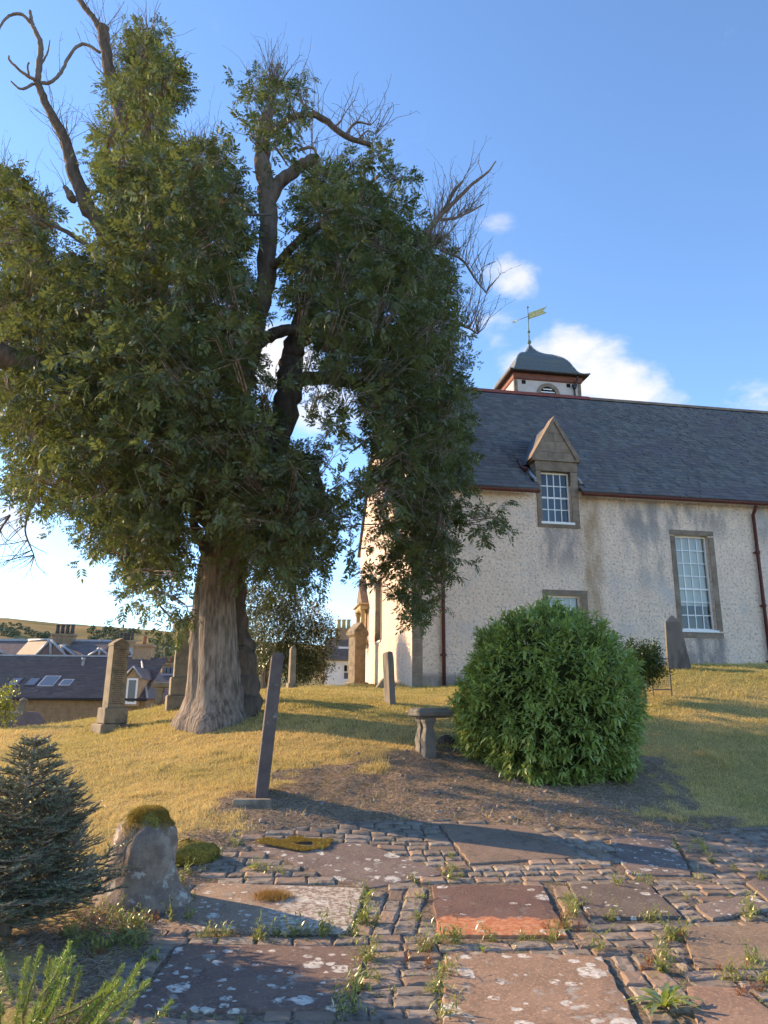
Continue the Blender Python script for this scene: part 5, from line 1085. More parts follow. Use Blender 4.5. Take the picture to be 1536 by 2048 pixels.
def fir(base, label, seed):
    rs = np.random.RandomState(seed); base = np.array(base, float); g = empty('young_fir', base, label, 'conifer'); inv_ = Matrix.Translation(-Vector(base)); NV = []; NT = []
    for k in range(85):
        a = rs.rand() * 6.28; r0 = .38 * math.sqrt(rs.rand()); o0 = base + np.array([math.cos(a) * r0, math.sin(a) * r0, .02 + .32 * rs.rand() * (1 - r0)]); L = rs.uniform(.16, .34); d_ = unit(np.array([math.cos(a) * rs.uniform(.4, 1.1), math.sin(a) * rs.uniform(.4, 1.1), rs.uniform(.1, .6)])); P = [o0]
        for i in range(6): P.append(P[-1] + d_ * L / 6); d_ = unit(d_ + np.array([0, 0, .10]) + .05 * rs.randn(3))
        mb = MB(); mb.tube(P, np.linspace(.006, .0025, 7), 5); o = mb.build('shoot', m_shoot, g); o.matrix_parent_inverse = inv_
        P = np.array(P); n_ = int(L * 1500); t_ = rs.rand(n_) * 5.999; i = t_.astype(int); f = t_ - i; pos = P[i] * (1 - f[:, None]) + P[i + 1] * f[:, None]; ax = unit(P[i + 1] - P[i]); sd = unit(np.cross(ax, rs.randn(n_, 3))); nd = unit(sd + ax * (.35 + .5 * (t_ / 6)[:, None] ** 2)); ll = rs.uniform(.018, .03, n_) * np.where(t_ > 5.4, .8, 1); wv = unit(np.cross(nd, rs.randn(n_, 3))) * .0011
        NV.append(np.stack([pos - wv, pos + wv, pos + nd * ll[:, None] + wv * .5, pos + nd * ll[:, None] - wv * .5], 1).reshape(-1, 3)); NT.append(np.repeat(np.clip(.15 + .75 * (t_ / 6) ** 2 * rs.uniform(.5, 1.2) + .15 * rs.rand(n_), 0, 1), 4))
    V = np.vstack(NV); me = npmesh('needles', V, np.arange(len(V)).reshape(-1, 4)); fattr(me, 'var', np.concatenate(NT)); o = link('needles', me, m_fir, g, kind='stuff'); o.matrix_parent_inverse = inv_
m_shoot = M('fir_shoot', (.22, .14, .07), rough=.8)[0]
bp = at(50, 2030, 3.6); bp[2] = h1(bp[0], bp[1]) - .05
fir(bp, 'fresh light green young fir in the bottom left corner', 72)

# ------------------------------------------------------------------ lawn, litter, weeds
RG_ = np.random.RandomState(5)
m_blade = leafmat('grass_blade', (.72, .55, .26), (.38, .36, .13), trans=(.6, .47, .17), tw=.35, gloss=0)
n_ = 720000; yy = 7.4 + (24.5 - 7.4) * RG_.rand(n_) ** 1.0; keep = RG_.rand(n_) < np.minimum(1, 9. / yy); yy = yy[keep]; xx = (RG_.rand(len(yy)) * 2 - 1) * (.58 * yy + 1.3)
so_ = soil(xx, yy); kp = RG_.rand(len(xx)) > so_ * .985 ; kp &= pdist(xx, yy, PAVE) > -.02
lc = np.stack([(xx - C0[0]) * math.cos(YAW) + (yy - C0[1]) * math.sin(YAW), -(xx - C0[0]) * math.sin(YAW) + (yy - C0[1]) * math.cos(YAW)], 1); kp &= ~((lc[:, 0] > -.02) & (lc[:, 1] > -.02))
kp &= np.hypot(xx - tb[0], yy - tb[1]) > .6; kp &= np.hypot(xx - scx, yy - scy) > 1.15
xx, yy, so_ = xx[kp], yy[kp], so_[kp]
zz_ = H(xx, yy) + (1 - so_) * .03 * (vn(xx * 6, yy * 6, 12) - .5) - .008
hgt = RG_.uniform(.018, .042, len(xx)) * (.7 + .7 * vn(xx * 1.5, yy * 1.5, 81)) * (.8 + yy / 45); hgt *= 1 + .9 * RG_.rand(len(xx)) ** 6; hgt *= 1 + 1.1 * (vn(xx * 3.1, yy * 3.1, 82) > .86)
wall_near = (lc[kp][:, 0] > -.4) & (lc[kp][:, 1] > -.5); hgt[wall_near] *= 1.7
wd = .0022 + .00038 * yy; a = RG_.rand(len(xx)) * 6.28; ln_ = RG_.uniform(.2, 1.1, len(xx)); b2 = RG_.rand(len(xx)) * 6.28
B = np.stack([xx, yy, zz_], 1); wv = np.stack([np.cos(a), np.sin(a), 0 * a], 1) * wd[:, None]; T = B + np.stack([np.cos(b2) * ln_, np.sin(b2) * ln_, np.ones(len(xx))], 1) * hgt[:, None]
V = np.stack([B - wv, B + wv, T], 1).reshape(-1, 3); me = npmesh('grass', V, np.arange(len(V)).reshape(-1, 3)); gr = np.clip(greenf(xx, yy) + .38 * RG_.randn(len(xx)), 0, 1); fattr(me, 'var', np.repeat(gr, 3))
tag(link('grass', me, m_blade, None, kind='stuff'), 'short dry straw-coloured lawn grass over the churchyard mound', 'grass'); print('blades', len(xx))

# dead stalks and chips on the bare earth
def scatter(n, inside, seed, y0=3.0, y1=12.5):
    rs = np.random.RandomState(seed); y = rs.uniform(y0, y1, n); x = (rs.rand(n) * 2 - 1) * (.56 * y + .2); k = inside(x, y); return x[k], y[k]
x_, y_ = scatter(120000, lambda x, y: (soil(x, y) > RG_.rand(len(x)) * .9) & (pdist(x, y, PAVE) > -.03), 91)
x_, y_ = x_[:26000], y_[:26000]; n_ = len(x_); z_ = H(x_, y_) + .05 * (vn(x_ * 4, y_ * 4, 11) - .5) + .004
a = RG_.rand(n_) * 6.28; L_ = RG_.uniform(.02, .09, n_); d3 = np.stack([np.cos(a), np.sin(a), RG_.uniform(-.05, .35, n_)], 1) * L_[:, None]; P0 = np.stack([x_, y_, z_], 1)
V, Fc = sticks(P0, P0 + d3, np.full(n_, .0022), np.full(n_, .0012)); me = npmesh('dry_litter', V, Fc); fattr(me, 'var', np.repeat(RG_.rand(n_), 6))
tag(link('dry_litter', me, leafmat('dead_stalk', (.2, .145, .1), (.52, .41, .28), trans=(.3, .24, .15), tw=.1, gloss=.02), None, kind='stuff'), 'dry stalks and leaf litter strewn over the bare earth', 'litter')
x_, y_ = scatter(40000, lambda x, y: (soil(x, y) > .5) & (pdist(x, y, PAVE) > -.02), 92); x_, y_ = x_[:7000], y_[:7000]
ico = np.array([(1, 0, 0), (-1, 0, 0), (0, 1, 0), (0, -1, 0), (0, 0, .7), (0, 0, -.7)], float); icf = np.array([(0, 2, 4), (2, 1, 4), (1, 3, 4), (3, 0, 4), (2, 0, 5), (1, 2, 5), (3, 1, 5), (0, 3, 5)])
P0 = np.stack([x_, y_, H(x_, y_) + .05 * (vn(x_ * 4, y_ * 4, 11) - .5)], 1); V, Fc = instance(ico, icf, P0, frames(rdirs(len(x_), RG_)), RG_.uniform(.004, .016, len(x_)) * (1 + 2 * (RG_.rand(len(x_)) > .97)))
tag(link('gravel', npmesh('gravel', V, Fc), M('pebbles', (.2, .165, .14), (.32, .27, .23), scale=7, rough=.95)[0], None, kind='stuff'), 'scattered small stones and grit on the bare earth', 'gravel')

m_weed = leafmat('weed_leaf', (.16, .19, .05), (.42, .41, .14), trans=(.42, .45, .08), tw=.4, gloss=.04)
m_weedred = leafmat('red_weed', (.28, .10, .05), (.36, .2, .09), trans=(.45, .2, .06), tw=.35, gloss=.03)
def weed(rs, p, s, nst, kind=0):
    """returns leaf verts for one plant: stems with small leaves"""
    Ps = []; Ds = []; Sc = []; s0 = []; s1 = []
    for k in range(nst):
        a = rs.rand() * 6.28; lean = rs.uniform(.15, .9); d_ = unit(np.array([math.cos(a) * lean, math.sin(a) * lean, 1.])); L = s * rs.uniform(.5, 1.1); q = p.copy(); nseg = 4
        for i in range(nseg):
            q2 = q + d_ * L / nseg; s0.append(q); s1.append(q2); q = q2; d_ = unit(d_ + rs.randn(3) * .22)
            for j in range(2 if kind == 0 else 1): Ps.append(q); Ds.append(unit(d_ * .4 + unit(rs.randn(3)) * .9 + np.array([0, 0, .2]))); Sc.append(s * rs.uniform(.18, .36))
    return Ps, Ds, Sc, s0, s1
def weedmesh(name, spots, mat, seed, label=None, cat=None, kind='stuff', shape=None, group=None):
    rs = np.random.RandomState(seed); A_ = [[], [], [], [], []]
    for (p, s, n_) in spots:
        for X, Y in zip(A_, weed(rs, np.array(p, float), s, n_)): X += Y
    tv, tf = shape or lance(2, 1, .3, .3); V, Fc = instance(tv, tf, np.array(A_[0]), frames(np.array(A_[1])), np.array(A_[2])); V2, F2 = sticks(np.array(A_[3]), np.array(A_[4]), np.full(len(A_[3]), .0018), np.full(len(A_[3]), .0012))
    me = npmesh(name, np.vstack([V, V2]), np.vstack([Fc, F2 + len(V)])); fattr(me, 'var', np.concatenate([np.repeat(rs.rand(len(A_[0])), len(tv)), np.full(len(V2), .6)])); o = link(name, me, mat)
    if kind: o['kind'] = kind
    if label: tag(o, label, cat, group)
    return o
spots = []; rs = np.random.RandomState(17)
WEEDPX = [(735, 1780), (730, 1810), (715, 1850), (740, 1845), (700, 1870), (640, 1870), (600, 1868), (560, 1872), (520, 1875), (450, 1868), (400, 1870), (690, 2000), (720, 1975), (740, 1960), (700, 2030), (735, 1920), (860, 1900), (880, 1940), (890, 1960), (870, 1990), (880, 2030), (870, 1880), (900, 1885), (980, 1880), (1050, 1880), (1100, 1878), (1130, 1860), (1150, 1830), (1140, 1800), (1160, 1815), (820, 1760), (830, 1800), (820, 1840), (900, 1745), (905, 1720), (910, 1755), (650, 1700), (500, 1735), (520, 1745), (560, 1745), (1220, 1840), (1300, 1840), (1340, 1880), (1350, 1870), (1320, 1915), (1330, 1945), (1200, 1900), (1240, 1770), (1290, 1765), (1380, 1800), (1400, 1760), (1370, 1700), (1400, 1690), (1430, 1720), (1470, 1740), (1520, 1760), (1500, 1830), (1460, 1960), (1510, 1930), (1530, 1970), (330, 1790), (350, 1800), (380, 1800), (300, 1820), (260, 1870), (270, 1890), (300, 1920), (240, 1850), (220, 1900), (360, 1840), (420, 1720), (470, 1690)]
for (px, py) in WEEDPX:
    for k in range(rs.randint(2, 5)):
        p = hit(px + rs.uniform(-16, 16), py + rs.uniform(-5, 5)); p[2] = h1(p[0], p[1]) - .03; spots.append((p, rs.uniform(.05, .15) * (1.25 if py > 1800 else 1), rs.randint(3, 8)))
# sprigs along joints
jx, jy = scatter(5200, lambda x, y: inpoly(x, y, PAVE) & ~blocked(x, y, .0), 93, 3.8, 9.3)
for x, y in list(zip(jx, jy))[:520]: spots.append(((x, y, h1(x, y) - .035), rs.uniform(.025, .07), rs.randint(2, 6)))
weedmesh('joint_weeds', spots, m_weed, 18, 'small green weeds sprouting in the joints of the paving', 'weeds')
spots = []
for (px, py) in [(190, 1850), (230, 1835), (210, 1880), (170, 1870), (250, 1820), (300, 1800), (330, 1830), (200, 1910), (830, 1900), (840, 1925), (1130, 1850), (1110, 1870), (1360, 1880), (1470, 1950), (160, 1840), (270, 1850), (240, 1800), (1500, 1990), (1300, 1930)]:
    for k in range(5):
        p = hit(px + rs.uniform(-30, 30), py + rs.uniform(-14, 14)); p[2] = h1(p[0], p[1]) - .02; spots.append((p, rs.uniform(.04, .1), rs.randint(3, 7)))
weedmesh('red_weeds', spots, m_weedred, 19, 'low reddish creeping weeds beside the stone post and joints', 'weeds')
# larger plants one can point to
spots = []
for k in range(260):
    px, py = rs.uniform(120, 400), rs.uniform(1740, 1930); p = hit(px, py)
    if not inpoly(np.array([p[0]]), np.array([p[1]]), PAVE)[0]: p[2] = h1(p[0], p[1]) - .01; spots.append((p, rs.uniform(.04, .13), rs.randint(3, 6)))
weedmesh('verge_weeds', spots, m_weed, 20, 'mixed green weeds on the earth strip between spruce and paving', 'weeds')
def dandelion(px, py, s, nlv, label, seed, mat=m_weed):
    rs = np.random.RandomState(seed); p = hit(px, py); p[2] = h1(p[0], p[1]) + .0; g = empty('leafy_plant', p, label, 'plant', group='leafy plants in the paving')
    for k in range(nlv):
        a = k * 2.4 + rs.uniform(-.3, .3); L = s * rs.uniform(.7, 1.15); nseg = 9; el = rs.uniform(.6, 1.5); V = []; Fs = []
        for i in range(nseg + 1):
            t_ = i / nseg; r_ = L * (t_ * math.cos(el * (1 - .5 * t_))); z = L * (math.sin(el) * t_ - .55 * t_ * t_); hw = (.10 * s * math.sin(math.pi * min(1, t_ * .9 + .08)) * (1.0 if i % 2 else .5)) + .002
            V += [(r_, hw, z + .3 * hw), (r_, 0, z), (r_, -hw, z + .3 * hw)]
        for i in range(nseg): b_ = i * 3; Fs += [(b_, b_ + 3, b_ + 4, b_ + 1), (b_ + 1, b_ + 4, b_ + 5, b_ + 2)]
        me = npmesh('leaf', V, Fs); fattr(me, 'var', np.full(len(V), rs.uniform(.3, 1))); o = link('leaf', me, mat, g); o.rotation_euler = (0, 0, a)
m_dand = leafmat('dandelion_leaf', (.14, .2, .03), (.3, .36, .06), trans=(.5, .55, .06), tw=.45, gloss=.05)
dandelion(1330, 2018, .21, 17, 'bright yellow-green jagged-leaved plant on the setts at bottom right', 1, m_dand)
dandelion(1140, 1812, .13, 11, 'dark green dandelion clump between the orange flaked and dark slabs', 2)
dandelion(1408, 1702, .15, 9, 'dandelion rosette growing in the far right setts', 3)
dandelion(500, 1740, .09, 7, 'small leafy plant at the left corner of the skewed slab', 4, m_dand)
dandelion(905, 1738, .12, 8, 'leafy weed at the right tip of the skewed slab', 5)
dandelion(735, 1795, .13, 9, 'leafy weed at the right end of the pale inscribed slab', 6, m_dand)
dandelion(265, 1880, .16, 10, 'tall leafy weed on the earth left of the purple-brown slab', 7)
dandelion(1500, 1838, .1, 8, 'small green plant beside the small lichened slab at right', 8)
dandelion(965, 1905, .08, 7, 'small bright plant at the back edge of the white-blotched slab', 9, m_dand)
# moss on slab and post: fine tufts
def mossmesh(name, pts, s, label, mat, seed):
    rs = np.random.RandomState(seed); pts = np.array(pts); n_ = len(pts); a = rs.rand(n_) * 6.28; w_ = np.stack([np.cos(a), np.sin(a), 0 * a], 1) * .0025; t_ = pts + np.stack([rs.randn(n_) * .4, rs.randn(n_) * .4, np.ones(n_)], 1) * (s * rs.uniform(.5, 1.2, n_))[:, None]
    V = np.stack([pts - w_, pts + w_, t_], 1).reshape(-1, 3); me = npmesh(name, V, np.arange(3 * n_).reshape(-1, 3)); fattr(me, 'var', np.repeat(rs.rand(n_), 3)); return me
m_moss = leafmat('moss', (.20, .13, .035), (.36, .25, .07), trans=(.4, .32, .05), tw=.3, gloss=.02)
MP = gpoly([(505, 1682), (690, 1676), (665, 1700), (590, 1708), (535, 1702)]); x = rs.uniform(MP[:, 0].min(), MP[:, 0].max(), 30000); y = rs.uniform(MP[:, 1].min(), MP[:, 1].max(), 30000); k = inpoly(x, y, MP) & (vn(x * 7, y * 7, 95) > .25 + .5 * sst(-.14, 0, pdist(x, y, MP))); x, y = x[k][:14000], y[k][:14000]
tag(link('moss_patch', mossmesh('moss_patch', np.stack([x, y, H(x, y) + .014], 1), .016, '', m_moss, 1), m_moss, None, kind='stuff'), 'golden brown moss patch on the skewed grey slab', 'moss')
pts = []
for k in range(9000):
    a = rs.rand() * 6.28; z = .68 - abs(rs.randn()) * .10; z = max(z, .36); r_ = np.interp(z, [q[1] for q in PRO], [q[0] for q in PRO])
    if z < .54 and vn(3 + 2 * math.cos(a), 3 + 2 * math.sin(a) + z * 3, 96) < .55: continue
    pts.append((math.cos(a) * r_, math.sin(a) * r_, z))
for k in range(2500):
    a = rs.rand() * 6.28; r_ = .15 * math.sqrt(rs.rand()); pts.append((math.cos(a) * r_, math.sin(a) * r_, np.interp(r_, [.01, .08, .125, .15], [.68, .675, .655, .62])))
link('moss_cap', mossmesh('moss_cap', pts, .02, '', m_moss, 2), m_moss, post, kind='stuff')
pz = gpos(545, 1800); x = pz[0] + rs.randn(2500) * .06; y = pz[1] + rs.randn(2500) * .045
tag(link('dry_moss_clump', mossmesh('dry_moss_clump', np.stack([x, y, H(x, y) + .024], 1), .035, '', m_moss, 3), leafmat('orange_moss', (.28, .15, .04), (.5, .3, .1), trans=(.4, .25, .08), tw=.2, gloss=.02), None, kind='stuff'), 'clump of orange-brown dry moss on the pale inscribed slab', 'moss')
# bent twig on the smooth slab, sticks at the tree foot
def stick(pxs, r_, lab, dz=.03):
    P = [];
    for (a, b_) in pxs: q = hit(a, b_); q[2] = h1(q[0], q[1]) + dz; P.append(q)
    mb = MB(); mb.tube(spline(P, 5), np.linspace(r_, r_ * .5, (len(P) - 1) * 5 + 1), 6, True, .1, rs); o = mb.build('fallen_twig', m_deadbark); tag(o, lab, 'twig')
stick([(1013, 1666), (1035, 1676), (1070, 1684), (1115, 1701)], .008, 'pale bent twig lying on the smooth brown slab', .034)
stick([(450, 1432), (480, 1428), (500, 1419), (520, 1416)], .022, 'bleached fallen branch at the foot of the big tree', .03)
stick([(480, 1432), (495, 1425), (505, 1417)], .014, 'short fallen stick beside the bleached branch under the big tree', .03)
stick([(845, 1520), (855, 1524), (862, 1530)], .012, 'short broken stick lying in front of the table tomb leg', .02)

# ------------------------------------------------------------------ town beyond the churchyard
m_tslate = slatemat('town_slates', [(.10, .078, .075), (.155, .12, .11), (.12, .09, .085), (.22, .19, .16)])
m_rubble = M('sandstone_rubble', (.34, .245, .15), (.26, .185, .115), scale=3, rough=.95, bump=(12, .5, .02), rand=.2)[0]
m_brown = M('brown_slate_plain', (.13, .096, .085), (.18, .135, .115), scale=2, rough=.7, bump=(9, .4, .02))[0]
m_pot = M('clay_pot', (.35, .16, .09), (.26, .13, .08), rough=.9)[0]; m_potdk = M('sooty_pot', (.09, .08, .078), rough=.9)[0]; m_poty = M('buff_pot', (.5, .38, .15), rough=.9)[0]
m_lime = M('white_limewash', (.78, .77, .75), (.68, .67, .66), scale=1.5, rough=.95, bump=(9, .4, .02))[0]
def blockwall(name, parent, x0, x1, z0, z1, y, bh, bl, mat, ops=(), seed=3):
    """coursed stone blocks standing proud of a recessed mortar bed"""
    rs = np.random.RandomState(seed); mb = MB(); z = z0
    while z < z1 - .02:
        h_ = min(bh * rs.uniform(.85, 1.15), z1 - z); x = x0 - rs.rand() * bl
        while x < x1:
            l = bl * rs.uniform(.6, 1.4); a, b_ = max(x, x0), min(x + l, x1); x += l
            if b_ - a < .05 or any(o_[0] < b_ and a < o_[1] and o_[2] < z + h_ and z < o_[3] for o_ in ops): continue
            dp = rs.uniform(0, .03); mb.add([(a + .01, y - dp, z + .01), (b_ - .01, y - dp, z + .01), (b_ - .01, y - dp, z + h_ - .01), (a + .01, y - dp, z + h_ - .01), (a + .01, y + .04, z + .01), (b_ - .01, y + .04, z + .01), (b_ - .01, y + .04, z + h_ - .01), (a + .01, y + .04, z + h_ - .01)], [(0, 1, 2, 3), (0, 4, 5, 1), (3, 2, 6, 7), (0, 3, 7, 4), (1, 5, 6, 2)])
        z += h_
    return mb.build(name, mat, parent, kind='stuff')
def chimney(parent, c, w_, d_, z0, z1, pots, mat, pm, pr=.12, ph=.55, name='chimney'):
    o = MB().box((c[0] - w_ / 2, c[1] - d_ / 2, z0), (c[0] + w_ / 2, c[1] + d_ / 2, z1 - .16)).box((c[0] - w_ / 2 - .08, c[1] - d_ / 2 - .08, z1 - .158), (c[0] + w_ / 2 + .08, c[1] + d_ / 2 + .08, z1)).build(name, mat, parent)
    for k in range(pots):
        x = c[0] - w_ / 2 + (k + .5) * w_ / pots
        MB().lathe([(pr, 0), (pr * .85, ph * .5), (pr * .8, ph * .8), (pr, ph * .85), (pr, ph), (pr * .6, ph)], (x, c[1], z1), 10).build('chimney_pot', pm, o)
    return o
# slate-roofed stone house
Y0, Y1 = 42., 46.; e_ = at(100, 1396, Y0); r_ = at(100, 1313, Y1); xl = at(-220, 1396, Y0)[0]; xr = at(292, 1396, Y0)[0]; xrr = at(278, 1316, Y1)[0]
ho = empty('stone_house', (e_[0], Y0 + 4, -4.5), 'long slate-roofed sandstone house with four skylights beyond the churchyard', 'house'); iv = Matrix.Translation(-Vector((e_[0], Y0 + 4, -4.5)))
def hp(o): o.matrix_parent_inverse = iv; return o
hp(MB().box((xl, Y0, -5), (xr, Y0 + 8, e_[2] - .02)).build('wall', m_rubble, ho))
hp(blockwall('wall_stones', ho, xl, xr, -1.2, e_[2] - .1, Y0, .22, .5, m_rubble))
mb = MB(); mb.add([(xl, Y0 - .25, e_[2]), (xr + .2, Y0 - .25, e_[2]), (xrr + .15, Y1, r_[2]), (xl, Y1, r_[2])], [(0, 1, 2, 3)]); mb.add([(xl, Y0 + 8.25, e_[2]), (xr + .2, Y0 + 8.25, e_[2]), (xrr + .15, Y1, r_[2]), (xl, Y1, r_[2])], [(3, 2, 1, 0)]); mb.add([(xr + .2, Y0 - .25, e_[2]), (xr + .2, Y0 + 8.25, e_[2]), (xrr + .15, Y1, r_[2])], [(0, 1, 2)])
hr = hp(mb.build('roof', m_brown, ho))
sl_o = slates('slate_courses', xl, xr - .05, (Y0 - .27, e_[2] + .02), (Y1, r_[2] + .03), .2, .3, m_tslate, hr); 
hp(MB().box((xl, Y1 - .12, r_[2] + .0), (xrr, Y1 + .12, r_[2] + .1)).build('ridge', m_lead, ho)); hp(MB().tube([(xr + .15, Y0 - .25, e_[2] + .06), (xrr + .12, Y1, r_[2] + .05)], .07, 6).build('hip_flashing', m_lead, ho)); hp(MB().tube([(xl, Y0 - .32, e_[2] - .05), (xr + .2, Y0 - .32, e_[2] - .05)], .07, 8).build('gutter', m_iron, ho))
sn = np.array([0, -(r_[2] - e_[2]), (Y1 - Y0 + .25)]); sn = sn / np.linalg.norm(sn); su = np.array([0, Y1 - Y0 + .25, r_[2] - e_[2]]); su = su / np.linalg.norm(su)
def onroof(px, py):
    d_ = ray(px, py); t_ = ((np.array([0, Y0 - .25, e_[2]]) - CAM) @ sn) / (d_ @ sn); return CAM + d_ * t_
def rbox(c, w0, l0, h0, h1_, mat, name, parent):
    V = []
    for hh in (h0, h1_):
        for sx, sy in ((-1, -1), (1, -1), (1, 1), (-1, 1)): V.append(c + np.array([sx * w0 / 2, 0, 0]) + su * sy * l0 / 2 + sn * hh)
    return hp(MB().add(V, [(3, 2, 1, 0), (4, 5, 6, 7), (0, 1, 5, 4), (1, 2, 6, 5), (2, 3, 7, 6), (3, 0, 4, 7)]).build(name, mat, parent))
m_skyglass = M('skylight_glass', (.10, .12, .15), rough=.15, spec=.4)[0]
for (px, py, w0, l0, fm) in ((31, 1366, .5, .75, m_iron), (66, 1366, .5, .75, m_iron), (99, 1364, .75, 1.0, m_lead), (133, 1367, .48, .55, m_lead)):
    c = onroof(px, py); f = rbox(c, w0 + .16, l0 + .16, .0, .09, fm, 'skylight', ho); rbox(c, w0, l0, .092, .1, m_skyglass, 'pane', f)
c = onroof(166, 1332); hp(MB().lathe([(.12, -.1), (.09, 0), (.08, .35), (.12, .36), (.12, .46), (.0, .5)], c, 10).build('vent_pipe', m_lead, ho))
# gabled dormer of the house
dl, dr_ = at(250, 1400, Y0 - .1)[0], at(279, 1400, Y0 - .1)[0]; dz0, dz1, dza = at(265, 1412, Y0)[2], at(265, 1356, Y0)[2], at(265, 1336, Y0)[2]; dm = (dl + dr_) / 2
do = hp(MB().prism([(dl, dz0), (dr_, dz0), (dr_, dz1), (dm, dza), (dl, dz1)], 'y', Y0 - .28, Y0 + 2.5).build('dormer', m_rubble, ho))
hp(MB().add([(dl - .1, Y0 - .4, dz1 - .05), (dm, Y0 - .4, dza + .06), (dm, Y1, dza + .06), (dl - .1, Y0 + 2.6, dz1 - .05), (dr_ + .1, Y0 - .4, dz1 - .05), (dr_ + .1, Y0 + 2.6, dz1 - .05)], [(0, 1, 2, 3), (4, 5, 2, 1)]).build('dormer_roof', m_brown, do))
for sx in (-1, 1): hp(MB().tube([(dm + sx * (dr_ - dl) / 2 + sx * .1, Y0 - .42, dz1 - .02), (dm, Y0 - .42, dza + .08)], .05, 6).build('bargeboard', m_lead, do))
fr_ = hp(MB().box((dl + .1, Y0 - .33, dz0 + .1), (dr_ - .1, Y0 - .281, dz1 - .02)).build('window_frame', m_white, do)); hp(MB().box((dl + .2, Y0 - .345, dz0 + .22), (dr_ - .2, Y0 - .331, dz1 - .12)).build('pane', m_skyglass, do))
cc = at(288, 1300, Y1); hp(chimney(ho, (cc[0], Y1), 1.1, .7, at(288, 1345, Y1)[2] - .4, at(288, 1289, Y1)[2], 1, m_rubble, m_pot, .14, .5))
for ch in list(ho.children):
    if ch.name.startswith('chimney'):
        for c2 in ch.children: pass
# back terrace with glazed gable roofs and chimneys
Yb = 60.
bo = empty('slate_terrace', (at(100, 1290, Yb)[0], Yb, -5), 'dark slate terrace with pale-edged gabled rooflights and tall chimneys behind the stone house', 'house'); ivb = Matrix.Translation(-Vector((at(100, 1290, Yb)[0], Yb, -5)))
def bp_(o): o.matrix_parent_inverse = ivb; return o
bx0, bx1 = at(-260, 1290, Yb)[0], at(222, 1290, Yb)[0]; zr = at(100, 1281, Yb)[2]; ze = at(100, 1330, Yb)[2] - .6
bp_(MB().box((bx0, Yb - 4, -5), (bx1, Yb + 4, ze - .05)).build('wall', m_rubble, bo))
bp_(MB().prism([(Yb - 4.3, ze), (Yb + 4.3, ze), (Yb, zr)], 'x', bx0, bx1 + .1).build('roof', m_brown, bo)); bp_(MB().box((bx0, Yb - .12, zr - .06), (bx1, Yb + .12, zr + .1)).build('ridge', m_lead, bo))
def glazed_gable(pl, pa, pr_, Yg, depthx):
    (xa, ya), (xb, yb_), (xc, yc) = pl, pa, pr_; a = at(xa, ya, Yg); b_ = at(xb, yb_, Yg); c_ = at(xc, yc, Yg); bk = np.array([-depthx, 2.2, .1])
    o = bp_(MB().add([a, c_, b_, a + bk, c_ + bk, b_ + bk], [(0, 1, 2), (0, 2, 5, 3), (1, 4, 5, 2)]).build('gable_roof', m_brown, bo))
    for p, q in ((a, b_), (c_, b_), ((a + c_) / 2, b_), (b_, b_ + bk)): bp_(MB().tube([p + np.array([0, -.06, 0]), q + np.array([0, -.06, 0])], .09, 6).build('pale_edging', m_lead, o))
glazed_gable((72, 1311), (102, 1279), (132, 1311), 54., 2.6); glazed_gable((112, 1311), (122, 1290), (150, 1311), 54.5, .6); glazed_gable((174, 1314), (201, 1297), (222, 1314), 54., 1.0); glazed_gable((-18, 1308), (-6, 1298), (12, 1308), 54., 2.); glazed_gable((236, 1317), (262, 1297), (266, 1317), 54., .8)
bp_(chimney(bo, (at(128, 1280, Yb)[0], Yb), 1.6, .8, zr - 1, at(128, 1268, Yb)[2], 4, m_tslate if False else m_rubble, m_potdk, .17, .75))
bp_(chimney(bo, (at(141, 1280, Yb)[0], Yb - .5), .6, .6, zr - 1, at(141, 1270, Yb)[2], 1, m_rubble, m_potdk, .1, .1))
bp_(chimney(bo, (at(253, 1280, Yb)[0], Yb), 1.2, .8, zr - 2.5, at(253, 1281, Yb)[2], 4, m_rubble, m_potdk, .14, .6))
# low dark roof and turret with pots to the right
Yc_ = 50.
co = empty('bay_house', (at(335, 1350, Yc_)[0], Yc_, -4), 'small stone bay-topped house with clay chimney pots left of the trunk', 'house'); ivc = Matrix.Translation(-Vector((at(335, 1350, Yc_)[0], Yc_, -4)))
def cp_(o): o.matrix_parent_inverse = ivc; return o
x0, x1 = at(306, 1350, Yc_)[0], at(420, 1350, Yc_)[0]; zt = at(330, 1349, Yc_)[2]; zb_ = at(330, 1398, Yc_ - 2)[2]
cp_(MB().prism([(Yc_ - 2.6, zb_ - .6), (Yc_ + 2, zb_ - .6), (Yc_ + .6, zt)], 'x', x0, x1).build('roof', m_brown, co)); cp_(MB().box((x0 + .2, Yc_ - 2.2, -4), (x1 - .2, Yc_ + 1.8, zb_ - .61)).build('wall', m_rubble, co)); cp_(MB().box((x0, Yc_ + .5, zt - .05), (x1, Yc_ + .75, zt + .08)).build('ridge', m_lead, co))
bc = at(340, 1335, 58.); zt2 = at(340, 1327, 58.)[2]; zb2 = at(340, 1352, 58.)[2] - 2
def oct_(r_, z_): return [(bc[0] + r_ * math.cos(a), 58 + r_ * math.sin(a), z_) for a in np.linspace(.39, .39 + 2 * math.pi, 8, endpoint=False)]
cp_(MB().loft([oct_(.9, zb2), oct_(.9, zt2 - .15), oct_(1.05, zt2 - .13), oct_(1.05, zt2)], False).build('bay', m_rubble, co))
for k, px in enumerate((329, 337, 345, 352)): q = at(px, 1343, 57.0); cp_(MB().box((q[0] - .12, q[1] - .03, q[2] - .28), (q[0] + .12, q[1] + .4, q[2] + .3)).build('window', m_skyglass, co))
for k in range(5): cp_(MB().lathe([(.13, 0), (.1, .3), (.13, .4), (.13, .5), (.08, .5)], (bc[0] - .65 + k * .33, 58, zt2), 9).build('chimney_pot', m_pot, co))
